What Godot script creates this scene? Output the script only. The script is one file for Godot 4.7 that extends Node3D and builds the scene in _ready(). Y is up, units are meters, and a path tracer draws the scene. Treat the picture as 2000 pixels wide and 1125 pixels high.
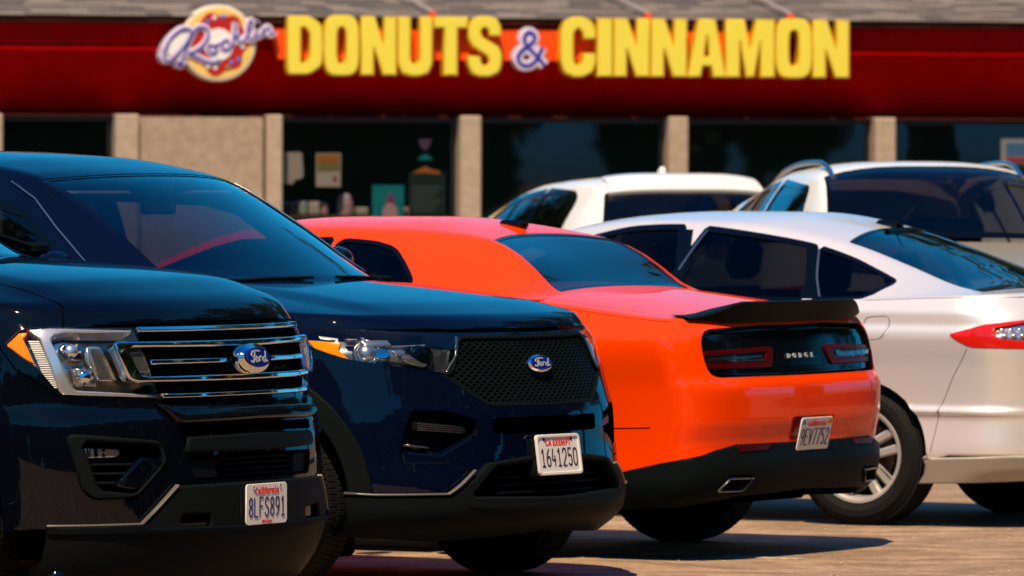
extends Node3D
# A row of parked cars in front of a doughnut shop, seen through a long lens.

var M := {}          # materials
var names := {}      # name -> how often it is taken
var rng := RandomNumberGenerator.new()
var CEN := Vector3(-2.2, 0.55, 0)   # the inside of a car, normals point away from it


# ------------------------------------------------------------------ small tools
class Pch:
	# a smooth monotone curve through "x:y x:y ..."
	var xs: Array[float] = []
	var ys: Array[float] = []
	var ms: Array[float] = []
	func _init(keys: String) -> void:
		for k in keys.split(" ", false):
			var ab := k.split(":")
			xs.append(float(ab[0])); ys.append(float(ab[1]))
		var n := xs.size()
		var d: Array[float] = []
		for i in n - 1:
			d.append((ys[i + 1] - ys[i]) / (xs[i + 1] - xs[i]))
		ms.resize(n)
		for i in range(1, n - 1):
			if d[i - 1] * d[i] > 0.0:
				var w1 := 2.0 * (xs[i + 1] - xs[i]) + (xs[i] - xs[i - 1])
				var w2 := (xs[i + 1] - xs[i]) + 2.0 * (xs[i] - xs[i - 1])
				ms[i] = (w1 + w2) / (w1 / d[i - 1] + w2 / d[i])
			else:
				ms[i] = 0.0
		ms[0] = d[0]; ms[n - 1] = d[n - 2]
	func at(v: float) -> float:
		var n := xs.size()
		v = clampf(v, xs[0], xs[n - 1])
		var i := 0
		while i < n - 2 and v > xs[i + 1]:
			i += 1
		var h := xs[i + 1] - xs[i]
		var t := (v - xs[i]) / h
		var t2 := t * t
		var t3 := t2 * t
		return (2 * t3 - 3 * t2 + 1) * ys[i] + (t3 - 2 * t2 + t) * h * ms[i] + (3 * t2 - 2 * t3) * ys[i + 1] + (t3 - t2) * h * ms[i + 1]


class MB:
	# collects triangles with their own normals
	var v := PackedVector3Array()
	var n := PackedVector3Array()
	var uv := PackedVector2Array()
	func tri(a: Vector3, b: Vector3, c: Vector3, na: Vector3, nb: Vector3, nc: Vector3) -> void:
		var g := (b - a).cross(c - a)
		if g.dot(na + nb + nc) > 0.0:    # front faces run clockwise
			v.append_array([a, c, b]); n.append_array([na, nc, nb])
		else:
			v.append_array([a, b, c]); n.append_array([na, nb, nc])
	func flat(a: Vector3, b: Vector3, c: Vector3, out: Vector3) -> void:
		var g := (b - a).cross(c - a).normalized()
		if g.dot(out) < 0.0: g = -g
		tri(a, b, c, g, g, g)
	func quad(a: Vector3, b: Vector3, c: Vector3, d: Vector3, nn: Vector3) -> void:
		tri(a, b, c, nn, nn, nn); tri(a, c, d, nn, nn, nn)
	func mesh() -> ArrayMesh:
		var arr := []
		arr.resize(Mesh.ARRAY_MAX)
		arr[Mesh.ARRAY_VERTEX] = v
		arr[Mesh.ARRAY_NORMAL] = n
		var am := ArrayMesh.new()
		if v.size() > 0:
			am.add_surface_from_arrays(Mesh.PRIMITIVE_TRIANGLES, arr)
		return am


func numbered(called: String) -> String:
	var k: int = names.get(called, 0)
	names[called] = k + 1
	return called if k == 0 else "%s_%03d" % [called, k]


func thing(called: String, label: String, category: String, group := "", at := Vector3.ZERO, turn := 0.0) -> Node3D:
	var o := Node3D.new()
	o.name = numbered(called)
	o.position = at
	o.rotation.y = turn
	add_child(o, true)
	tag(o, label, category, group)
	return o


func tag(o: Node, label: String, category: String, group := "") -> void:
	o.set_meta("label", label)
	o.set_meta("category", category)
	if group: o.set_meta("group", group)


func part(called: String, mb: MB, mat: Material, parent: Node, label := "") -> MeshInstance3D:
	var mi := MeshInstance3D.new()
	mi.mesh = mb.mesh()
	mi.material_override = mat
	if parent == self:
		mi.name = numbered(called)
	else:
		var k := 0
		for c in parent.get_children():
			if String(c.name) == called or String(c.name).begins_with(called + "_0"): k += 1
		mi.name = called if k == 0 else "%s_%03d" % [called, k]
	if label: mi.set_meta("label", label)
	parent.add_child(mi, true)
	return mi


func node(called: String, parent: Node) -> Node3D:
	var o := Node3D.new()
	var k := 0
	for c in parent.get_children():
		if String(c.name) == called or String(c.name).begins_with(called + "_0"): k += 1
	o.name = called if k == 0 else "%s_%03d" % [called, k]
	parent.add_child(o, true)
	return o


func struct(called: String, mb: MB, mat: Material) -> MeshInstance3D:
	var o := part(called, mb, mat, self)
	o.set_meta("kind", "structure")
	return o


func P(txt: String) -> PackedVector2Array:
	var out := PackedVector2Array()
	for c in txt.split(",", false):
		var ab := c.strip_edges().split(" ", false)
		out.append(Vector2(float(ab[0]), float(ab[1])))
	return out


func PQ(txt: String) -> PackedVector2Array:
	# an outline measured from a line 45 mm beside the middle of the car
	var out := P(txt)
	for i in out.size():
		if absf(out[i].x) > 0.2: out[i].x -= 0.045 * signf(out[i].x)
	return out


func mir(p: PackedVector2Array) -> PackedVector2Array:
	var out := PackedVector2Array()
	for i in range(p.size() - 1, -1, -1):
		out.append(Vector2(-p[i].x, p[i].y))
	return out


func both(half: PackedVector2Array) -> PackedVector2Array:
	# an outline given for q >= 0 (from top centre round to bottom centre), completed on the other side
	var out := half.duplicate()
	out.append_array(mir(half))
	return ccw(out)


func ccw(p: PackedVector2Array) -> PackedVector2Array:
	if Geometry2D.is_polygon_clockwise(p):
		p = p.duplicate()
		p.reverse()
	return p


func rnd(p: PackedVector2Array, r: float, seg := 4) -> PackedVector2Array:
	# rounded corners
	var out := PackedVector2Array()
	var n := p.size()
	for i in n:
		var a := p[(i + n - 1) % n]
		var b := p[i]
		var c := p[(i + 1) % n]
		var ra := minf(r, a.distance_to(b) * 0.45)
		var rc := minf(r, c.distance_to(b) * 0.45)
		var s := b + (a - b).normalized() * ra
		var e := b + (c - b).normalized() * rc
		for k in seg + 1:
			var t := float(k) / seg
			out.append(s.lerp(b, t).lerp(b.lerp(e, t), t))
	return ccw(out)


func box2(a: Vector2, b: Vector2) -> PackedVector2Array:
	return PackedVector2Array([a, Vector2(b.x, a.y), b, Vector2(a.x, b.y)])


func disc(c: Vector2, rx: float, ry: float, seg := 28) -> PackedVector2Array:
	var out := PackedVector2Array()
	for i in seg:
		var a := TAU * i / seg
		out.append(c + Vector2(cos(a) * rx, sin(a) * ry))
	return out


func stroke(line: PackedVector2Array, w: float, roundy := true) -> Array:
	return Geometry2D.offset_polyline(line, w * 0.5, Geometry2D.JOIN_ROUND if roundy else Geometry2D.JOIN_MITER, Geometry2D.END_ROUND if roundy else Geometry2D.END_BUTT)


func spline(p: PackedVector2Array, per := 5) -> PackedVector2Array:
	# Catmull-Rom through the points
	var out := PackedVector2Array()
	for i in p.size() - 1:
		var a := p[maxi(i - 1, 0)]
		var b := p[i]
		var c := p[i + 1]
		var d := p[mini(i + 2, p.size() - 1)]
		for k in per:
			out.append(b.cubic_interpolate(c, a, d, float(k) / per))
	out.append(p[p.size() - 1])
	return out


func split_ink(polys: Array) -> Array:
	# [[outline, holes], ...] from what offset_polyline gives
	var outs := []
	for p in polys:
		if not Geometry2D.is_polygon_clockwise(p): outs.append([p, []])
	for p in polys:
		if Geometry2D.is_polygon_clockwise(p):
			for o in outs:
				if Geometry2D.is_point_in_polygon(p[0], o[0]):
					o[1].append(p)
					break
	return outs


func ink(mb: MB, xf: Transform3D, pts: PackedVector2Array, w: float, front: float, thick: float, bevel := 0.0, cell := Vector2(9, 9)) -> void:
	for o in split_ink(stroke(pts, w)): slab(mb, xf, o[0], front, thick, bevel, o[1], cell)


# ------------------------------------------------------------------ surfaces cut to an outline
func nrm(f: Callable, u: float, v: float, eu: float, ev: float) -> Vector3:
	var a: Vector3 = f.call(u + eu, v)
	var b: Vector3 = f.call(u - eu, v)
	var c: Vector3 = f.call(u, v + ev)
	var d: Vector3 = f.call(u, v - ev)
	var g := (a - b).cross(c - d)
	if g.length_squared() < 1e-18:
		return Vector3.UP
	return g.normalized()


func near_out(p: Vector2, loops: Array) -> Array:
	# distance to the nearest outline and the direction that leads out of the shape there
	var best := 1e9
	var o := Vector2.RIGHT
	for lp in loops:
		var n: int = lp.size()
		for i in n:
			var a: Vector2 = lp[i]
			var b: Vector2 = lp[(i + 1) % n]
			var q := Geometry2D.get_closest_point_to_segment(p, a, b)
			var d := q.distance_to(p)
			if d < best - 1e-7:
				best = d
				var e := (b - a).normalized()
				o = Vector2(e.y, -e.x)
	return [best, o]


func cells_of(poly: PackedVector2Array, holes: Array, cell: Vector2) -> Array:
	# cuts a shape into small pieces on a grid
	var r := Rect2(poly[0], Vector2.ZERO)
	for p in poly: r = r.expand(p)
	var hb := []
	for h in holes:
		var q := Rect2(h[0], Vector2.ZERO)
		for p in h: q = q.expand(p)
		hb.append(q)
	var out := []
	var nx := maxi(1, ceili(r.size.x / cell.x))
	var ny := maxi(1, ceili(r.size.y / cell.y))
	var dx := r.size.x / nx
	var dy := r.size.y / ny
	for i in nx:
		for j in ny:
			var todo := [Rect2(r.position + Vector2(i * dx, j * dy), Vector2(dx, dy))]
			while todo.size() > 0:
				var c: Rect2 = todo.pop_back()
				var split := false
				for q in hb:
					if c.encloses(q):
						var m: float = q.get_center().x
						todo.append(Rect2(c.position, Vector2(m - c.position.x, c.size.y)))
						todo.append(Rect2(Vector2(m, c.position.y), Vector2(c.end.x - m, c.size.y)))
						split = true
						break
				if split: continue
				var pieces := Geometry2D.intersect_polygons(box2(c.position, c.end), poly)
				for k in holes.size():
					if not c.intersects(hb[k]): continue
					var nxt := []
					for pc in pieces:
						for x in Geometry2D.clip_polygons(pc, holes[k]):
							if not Geometry2D.is_polygon_clockwise(x): nxt.append(x)
					pieces.assign(nxt)
				out.append_array(pieces)
	return out


func panel(mb: MB, f: Callable, poly: PackedVector2Array, cell := Vector2(0.06, 0.06), lift := 0.0, thick := 0.0, bevel := 0.0, holes := [], cen = null, eps := Vector2(0.004, 0.004)) -> void:
	if poly.size() < 3: return
	poly = ccw(poly)
	var c0: Vector3 = CEN if cen == null else cen
	var hs := []
	for h in holes: hs.append(ccw(h))
	var loops := [poly]
	for h in hs:
		var rv: PackedVector2Array = h.duplicate()
		rv.reverse()
		loops.append(rv)
	var sgn := {}
	var cache := {}
	var base := func(p: Vector2) -> Array:
		var key := Vector2i(roundi(p.x * 5000.0), roundi(p.y * 5000.0))
		if cache.has(key): return cache[key]
		var q: Vector3 = f.call(p.x, p.y)
		var nn := nrm(f, p.x, p.y, eps.x, eps.y)
		if nn.dot(q - c0) < 0.0: nn = -nn
		cache[key] = [q, nn]
		return cache[key]
	var tri_up := func(pieces: Array, ring: bool) -> void:
		for pc in pieces:
			var ix := Geometry2D.triangulate_polygon(pc)
			if ix.size() == 0:
				ix = PackedInt32Array()
				for k in range(1, pc.size() - 1): ix.append_array([0, k, k + 1])
			var vs := []
			var ns := []
			for p in pc:
				var b: Array = base.call(p)
				if ring:
					var no := near_out(p, loops)
					var d: float = clampf(no[0] / bevel, 0.0, 1.0)
					var ou: Vector3 = out3(f, p, no[1], b[1], eps)
					vs.append(b[0] + b[1] * (lift - bevel * (1.0 - d)))
					ns.append((b[1] * (0.35 + d) + ou * (1.0 - d)).normalized())
				else:
					vs.append(b[0] + b[1] * lift); ns.append(b[1])
			for k in range(0, ix.size(), 3):
				mb.tri(vs[ix[k]], vs[ix[k + 1]], vs[ix[k + 2]], ns[ix[k]], ns[ix[k + 1]], ns[ix[k + 2]])
	if bevel > 0.0:
		var inner := Geometry2D.offset_polygon(poly, -bevel)
		var grown := []
		for h in hs:
			for x in Geometry2D.offset_polygon(h, bevel): grown.append(x)
		for ip in inner:
			if not Geometry2D.is_polygon_clockwise(ip):
				tri_up.call(cells_of(ip, grown, cell), false)
		# the bevelled rim
		for pc in cells_of(poly, hs, cell):
			var rest := [pc]
			for ip in inner:
				var nxt := []
				for x in rest:
					for y in Geometry2D.clip_polygons(x, ip):
						if not Geometry2D.is_polygon_clockwise(y): nxt.append(y)
				rest = nxt
			tri_up.call(rest, true)
			for gp in grown:
				var inr := Geometry2D.intersect_polygons(pc, gp)
				tri_up.call(inr, true)
	else:
		tri_up.call(cells_of(poly, hs, cell), false)
	if thick > 0.0:
		for lp in loops:
			var n: int = lp.size()
			for i in n:
				var a: Vector2 = lp[i]
				var b: Vector2 = lp[(i + 1) % n]
				var e := (b - a).normalized()
				if e == Vector2.ZERO: continue
				var o := Vector2(e.y, -e.x)
				var steps := maxi(1, ceili(a.distance_to(b) / maxf(minf(cell.x, cell.y), 0.02)))
				for k in steps:
					var p := a.lerp(b, float(k) / steps)
					var q := a.lerp(b, float(k + 1) / steps)
					var bp: Array = base.call(p)
					var bq: Array = base.call(q)
					var oo := out3(f, (p + q) * 0.5, o, bp[1], eps)
					mb.quad(bp[0] + bp[1] * (lift - bevel), bq[0] + bq[1] * (lift - bevel), bq[0] + bq[1] * (lift - thick), bp[0] + bp[1] * (lift - thick), oo)


func out3(f: Callable, p: Vector2, o: Vector2, nn: Vector3, eps: Vector2) -> Vector3:
	var a: Vector3 = f.call(p.x + o.x * eps.x, p.y + o.y * eps.y)
	var b: Vector3 = f.call(p.x - o.x * eps.x, p.y - o.y * eps.y)
	var d := a - b
	d -= nn * d.dot(nn)
	return d.normalized() if d.length_squared() > 1e-16 else nn


func recess(mb: MB, f: Callable, poly: PackedVector2Array, depth: float, cell := Vector2(0.06, 0.06), floor_too := true) -> void:
	# a sunk pocket: walls and a floor
	poly = ccw(poly)
	if floor_too: panel(mb, f, poly, cell, -depth)
	var n := poly.size()
	for i in n:
		var a := poly[i]
		var b := poly[(i + 1) % n]
		var steps := maxi(1, ceili(a.distance_to(b) / 0.04))
		for k in steps:
			var p := a.lerp(b, float(k) / steps)
			var q := a.lerp(b, float(k + 1) / steps)
			var x: Vector3 = f.call(p.x, p.y)
			var y: Vector3 = f.call(q.x, q.y)
			var nx := nrm(f, p.x, p.y, 0.004, 0.004)
			if nx.dot(x - CEN) < 0.0: nx = -nx
			var e := (y - x).normalized()
			mb.quad(x, y, y - nx * depth, x - nx * depth, nx.cross(e).normalized())


# ------------------------------------------------------------------ plain solids
func tube(mb: MB, pts: Array, r: float, sides := 8, caps := true) -> void:
	var n := pts.size()
	var rings := []
	for i in n:
		var t: Vector3 = (pts[mini(i + 1, n - 1)] - pts[maxi(i - 1, 0)]).normalized()
		var s := t.cross(Vector3.UP)
		if s.length() < 0.1: s = t.cross(Vector3.RIGHT)
		s = s.normalized()
		var w := s.cross(t)
		var ring := []
		for k in sides:
			var a := TAU * k / sides
			ring.append(s * cos(a) + w * sin(a))
		rings.append(ring)
	for i in n - 1:
		for k in sides:
			var m := (k + 1) % sides
			var a: Vector3 = rings[i][k]
			var b: Vector3 = rings[i][m]
			var c: Vector3 = rings[i + 1][m]
			var d: Vector3 = rings[i + 1][k]
			mb.tri(pts[i] + a * r, pts[i] + b * r, pts[i + 1] + c * r, a, b, c)
			mb.tri(pts[i] + a * r, pts[i + 1] + c * r, pts[i + 1] + d * r, a, c, d)
	if caps:
		for e in [0, n - 1]:
			var o: Vector3 = (pts[e] - pts[1 if e == 0 else n - 2]).normalized()
			for k in range(1, sides - 1):
				mb.tri(pts[e] + rings[e][0] * r, pts[e] + rings[e][k] * r, pts[e] + rings[e][k + 1] * r, o, o, o)


func cbox(mb: MB, a: Vector3, b: Vector3, ch := 0.01, xf := Transform3D.IDENTITY) -> void:
	# a box with chamfered edges
	var c := (a + b) * 0.5
	var h := (b - a).abs() * 0.5
	ch = minf(ch, minf(h.x, minf(h.y, h.z)) * 0.9)
	var vt := func(sx: int, sy: int, sz: int, ax: int) -> Vector3:
		var p := Vector3(sx * h.x, sy * h.y, sz * h.z)
		for i in 3:
			if i != ax: p[i] -= signf(p[i]) * ch
		return xf * (c + p)
	var mid := xf * c
	var bs := xf.basis
	for ax in 3:
		var o1 := (ax + 1) % 3
		var o2 := (ax + 2) % 3
		for s in [-1, 1]:
			var q := []
			for pr in [[-1, -1], [1, -1], [1, 1], [-1, 1]]:
				var sg := [0, 0, 0]
				sg[ax] = s; sg[o1] = pr[0]; sg[o2] = pr[1]
				q.append(vt.call(sg[0], sg[1], sg[2], ax))
			var nn := Vector3.ZERO
			nn[ax] = s
			mb.quad(q[0], q[1], q[2], q[3], (bs * nn).normalized())
	for ax in 3:     # the twelve bevels
		var o1 := (ax + 1) % 3
		var o2 := (ax + 2) % 3
		for s1 in [-1, 1]:
			for s2 in [-1, 1]:
				var q := []
				for st in [[-1, o1], [1, o1], [1, o2], [-1, o2]]:
					var sg := [0, 0, 0]
					sg[ax] = st[0]; sg[o1] = s1; sg[o2] = s2
					q.append(vt.call(sg[0], sg[1], sg[2], st[1]))
				var nn := Vector3.ZERO
				nn[o1] = s1; nn[o2] = s2
				mb.quad(q[0], q[1], q[2], q[3], (bs * nn).normalized())
	for sx in [-1, 1]:
		for sy in [-1, 1]:
			for sz in [-1, 1]:
				var p0: Vector3 = vt.call(sx, sy, sz, 0)
				mb.flat(p0, vt.call(sx, sy, sz, 1), vt.call(sx, sy, sz, 2), p0 - mid)


func lathe(mb: MB, prof: PackedVector2Array, xf: Transform3D, seg := 40) -> void:
	# profile: (radius, along); turned round the local z axis
	for i in prof.size() - 1:
		var a := prof[i]
		var b := prof[i + 1]
		var t := (b - a).normalized()
		var o := Vector2(t.y, -t.x)
		for k in seg:
			var a0 := TAU * k / seg
			var a1 := TAU * (k + 1) / seg
			var pt := func(p: Vector2, an: float) -> Vector3: return xf * Vector3(p.x * cos(an), p.x * sin(an), p.y)
			var nm := func(an: float) -> Vector3: return (xf.basis * Vector3(o.x * cos(an), o.x * sin(an), o.y)).normalized()
			var n0: Vector3 = nm.call(a0)
			var n1: Vector3 = nm.call(a1)
			mb.tri(pt.call(a, a0), pt.call(a, a1), pt.call(b, a1), n0, n1, n1)
			mb.tri(pt.call(a, a0), pt.call(b, a1), pt.call(b, a0), n0, n1, n0)


func ball(mb: MB, c: Vector3, r: Vector3, seg := 16, rows := 10, xf := Transform3D.IDENTITY) -> void:
	for i in rows:
		for k in seg:
			var q := []
			for st in [[i, k], [i, k + 1], [i + 1, k + 1], [i + 1, k]]:
				var th: float = PI * st[0] / rows
				var ph: float = TAU * st[1] / seg
				q.append(Vector3(sin(th) * cos(ph), cos(th), sin(th) * sin(ph)))
			var n := []
			var p := []
			for d in q:
				n.append((xf.basis * (d / r)).normalized())
				p.append(xf * (c + d * r))
			mb.tri(p[0], p[1], p[2], n[0], n[1], n[2])
			mb.tri(p[0], p[2], p[3], n[0], n[2], n[3])


func plane_f(xf: Transform3D) -> Callable:
	return func(u: float, v: float) -> Vector3: return xf * Vector3(u, v, 0)


func slab(mb: MB, xf: Transform3D, poly: PackedVector2Array, front := 0.0, thick := 0.02, bevel := 0.0, holes := [], cell := Vector2(9, 9)) -> void:
	# a flat piece cut to an outline in the xy plane of xf, facing its z
	panel(mb, plane_f(xf), poly, cell, front, thick, bevel, holes, xf * Vector3(0, 0, -1000.0))


# ------------------------------------------------------------------ a car's skin
class Body:
	# x runs towards the end that shows, y up, z towards the side that shows
	var X0: Pch
	var W: Pch
	var A: Pch
	var n: float
	var qs := PackedFloat32Array()
	var zs := PackedFloat32Array()
	var xs := PackedFloat32Array()
	var Q := 0.0
	var ytop: Pch
	var hip: Pch           # how far the side swells, by x
	var hip_y := 0.8
	var hip_w := 0.3
	var q1 := 1.25         # where the end's corner turns into the side
	var Qc := 2.0          # where the glass begins
	var cow := Vector3(-1.42, 0.8, -1.2)   # pillar x, pillar z, x in the middle
	var cow_y := 1.2
	var spine: Pch         # height of the deck's middle, by v
	var edge_r := 0.07
	var flat_p := 3.0
	var ridge := Vector3(0.0, 0.6, 0.5)    # height, |t| outside, |t| inside
	# the glass house
	var yb: Pch
	var zb: Pch
	var yr: Pch
	var zr: Pch
	var yc: Pch
	var bow: Pch
	var crown: Pch
	var tumble := 0.03

	func plan(x0: String, w: String, a: String, nn: float) -> void:
		X0 = Pch.new(x0); W = Pch.new(w); A = Pch.new(a); n = nn
		var N := 900
		var w0 := W.at(0.7)
		var a0 := A.at(0.7)
		qs.resize(N); zs.resize(N); xs.resize(N)
		for i in N:
			var ph := PI * 0.5 * pow(float(i) / (N - 1), 1.2)
			zs[i] = pow(sin(ph), 2.0 / n)
			xs[i] = 1.0 - pow(maxf(cos(ph), 0.0), 2.0 / n)
			qs[i] = 0.0 if i == 0 else qs[i - 1] + Vector2((zs[i] - zs[i - 1]) * w0, (xs[i] - xs[i - 1]) * a0).length()
		Q = qs[N - 1]

	func L(q: float, y: float) -> Vector3:
		var a := absf(q)
		var s := -1.0 if q < 0.0 else 1.0
		var p: Vector3
		if a >= Q:
			p = Vector3(X0.at(y) - A.at(y) - (a - Q), y, s * W.at(y))
		else:
			var i := clampi(qs.bsearch(a) - 1, 0, qs.size() - 2)
			var t := (a - qs[i]) / maxf(qs[i + 1] - qs[i], 1e-9)
			p = Vector3(X0.at(y) - A.at(y) * lerpf(xs[i], xs[i + 1], t), y, s * W.at(y) * lerpf(zs[i], zs[i + 1], t))
		if hip:
			var k := (y - hip_y) / hip_w
			p.z += s * hip.at(p.x) * exp(-k * k)
		return p

	func qx(x: float, y: float) -> float:
		# the q at which the side has that x
		var lo := 0.0
		var hi := Q + 6.0
		for i in 26:
			var m := (lo + hi) * 0.5
			if L(m, y).x > x: lo = m
			else: hi = m
		return (lo + hi) * 0.5

	func D(t: float, v: float) -> Vector3:
		# the bonnet or boot lid
		var at := absf(t)
		var s := -1.0 if t < 0.0 else 1.0
		var F := L(t * q1, ytop.at(at * q1))
		var F1 := L(q1, ytop.at(q1))
		var qe := lerpf(q1, Qc, v)
		var E := L(qe, ytop.at(qe))
		var R1 := L(Qc, ytop.at(Qc))
		var R := Vector3(R1.x + (cow.z - cow.x) * (1.0 - t * t), 0, t * R1.z)
		var p := F.lerp(R, v)
		var c := E - F1.lerp(R1, v)
		var k := pow(at, 5.0)
		p.x += c.x * k
		p.z += s * c.z * k
		var f := pow(at, flat_p)
		var r := edge_r
		var y := lerpf(spine.at(v), E.y + r * 0.4, f) 
		var y0 := lerpf(spine.at(0.0), F1.y + r * 0.4, f)
		var front := F.y + r * lerpf(1.0, 0.4, f)
		var fade := pow(1.0 - clampf(v, 0.0, 1.0), 5.0)
		y += (front - y0) * fade
		var df := v * 1.0
		var ds := (1.0 - at) * absf(R1.z)
		var ry := r
		if df < r:
			var h := 1.0 - df / r
			y -= ry * (1.0 - sqrt(maxf(1.0 - h * h, 0.0)))
		if ds < r * 1.2:
			var h := 1.0 - ds / (r * 1.2)
			y -= r * 0.4 * (1.0 - sqrt(maxf(1.0 - h * h, 0.0)))
		if ridge.x != 0.0:
			y += ridge.x * smoothstep(ridge.y, ridge.z, at) * smoothstep(0.0, 0.25, v)
		p.y = y
		return p

	func G(x: float, s4: float) -> Vector3:
		var far := s4 > 2.0
		var s := 4.0 - s4 if far else s4
		var b := Vector2(zb.at(x), yb.at(x))
		var r := Vector2(zr.at(x), yr.at(x))
		var p: Vector2
		var zz := 1.0
		if s <= 1.0:
			p = b.lerp(r, s)
			p.x += tumble * 4.0 * s * (1.0 - s) * clampf((r.y - b.y) / 0.4, 0.0, 1.0)
		else:
			var k := s - 1.0
			var c := crown.at(x)
			zz = 1.0 - k
			p = Vector2(r.x * zz, r.y + (yc.at(x) - r.y) * (1.0 - pow(zz, c)))
		return Vector3(x + bow.at(x) * (1.0 - zz * zz), p.y, -p.x if far else p.x)

	func sy(x: float, y: float) -> float:
		return clampf((y - yb.at(x)) / maxf(yr.at(x) - yb.at(x), 0.001), -0.2, 1.2)


func gpoly(B: Body, xy: PackedVector2Array, far := false) -> PackedVector2Array:
	# a window given in side view, laid on the glass house
	var dense := PackedVector2Array()
	for i in xy.size():
		var a := xy[i]
		var b := xy[(i + 1) % xy.size()]
		var k := maxi(1, ceili(a.distance_to(b) / 0.08))
		for j in k:
			var p := a.lerp(b, float(j) / k)
			var s := B.sy(p.x, p.y)
			dense.append(Vector2(p.x, 4.0 - s if far else s))
	return ccw(dense)


func grow(p: PackedVector2Array, w: float, sc := 0.34) -> PackedVector2Array:
	# widens an outline whose second coordinate counts sc metres
	var q := PackedVector2Array()
	for a in p: q.append(Vector2(a.x, a.y * sc))
	var r := Geometry2D.offset_polygon(ccw(q), w, Geometry2D.JOIN_ROUND)
	if r.size() == 0: return p
	var best: PackedVector2Array = r[0]
	for c in r:
		if c.size() > best.size(): best = c
	var out := PackedVector2Array()
	for a in best: out.append(Vector2(a.x, a.y / sc))
	return ccw(out)


func arch_q(B: Body, cx: float, cy: float, r: float, low: float, seg := 22) -> PackedVector2Array:
	# a wheel arch as an outline on the side
	var out := PackedVector2Array()
	var a0 := asin(clampf((low - cy) / r, -1, 1))
	for i in seg + 1:
		var a := lerpf(a0, PI - a0, float(i) / seg)
		var y := cy + r * sin(a)
		out.append(Vector2(B.qx(cx + r * cos(a), y), y))
	return out


func side_outline(B: Body, tail_x: float, low: Array, wheels: Array, r: float) -> PackedVector2Array:
	# the lower body: top edge, end of the car, sill with its wheel arches, round the visible end and back
	var half := PackedVector2Array()
	var qe := B.qx(tail_x, 0.7)
	var k := 150
	for i in k + 1:
		var q := qe * i / k
		half.append(Vector2(q, B.ytop.at(q)))
	var bottom := PackedVector2Array()
	bottom.append(Vector2(qe, low[1]))
	for wi in range(wheels.size() - 1, -1, -1):
		var a := arch_q(B, wheels[wi].x, wheels[wi].y, r, low[1] if wi > 0 else lerpf(low[0], low[1], 0.5))
		var pts: PackedVector2Array = a.duplicate()
		pts.reverse()
		bottom.append_array(pts)
	var q0 := bottom[bottom.size() - 1].x
	for i in range(1, 13):
		bottom.append(Vector2(q0 * (1.0 - i / 12.0), low[0]))
	half.append_array(bottom)
	# half runs along the top from the middle to the tail and back along the bottom
	var out := half.duplicate()
	for i in range(half.size() - 2, 0, -1):
		out.append(Vector2(-half[i].x, half[i].y))
	return ccw(out)


func seam(f: Callable, lines: Array, w := 0.006) -> Array:
	# outlines of shut lines
	var out := []
	for l in lines:
		for s in stroke(l, w, false): out.append(ccw(s))
	return out


func skin(root: Node3D, called: String, f: Callable, poly: PackedVector2Array, mat: Material, cell: Vector2, holes: Array, lines := [], eps := Vector2(0.006, 0.006), line_w := 0.006) -> MeshInstance3D:
	# painted sheet with real gaps at its shut lines
	var gaps := seam(f, lines, line_w)
	var mb := MB.new()
	panel(mb, f, poly, cell, 0.0, 0.0, 0.0, holes + gaps, null, eps)
	var o := part(called, mb, mat, root)
	if gaps.size() > 0:
		var g := MB.new()
		for s in gaps: panel(g, f, s, cell, -0.006, 0.0, 0.0, [], null, eps)
		part("shut_line", g, M.gap, o)
	return o


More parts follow.
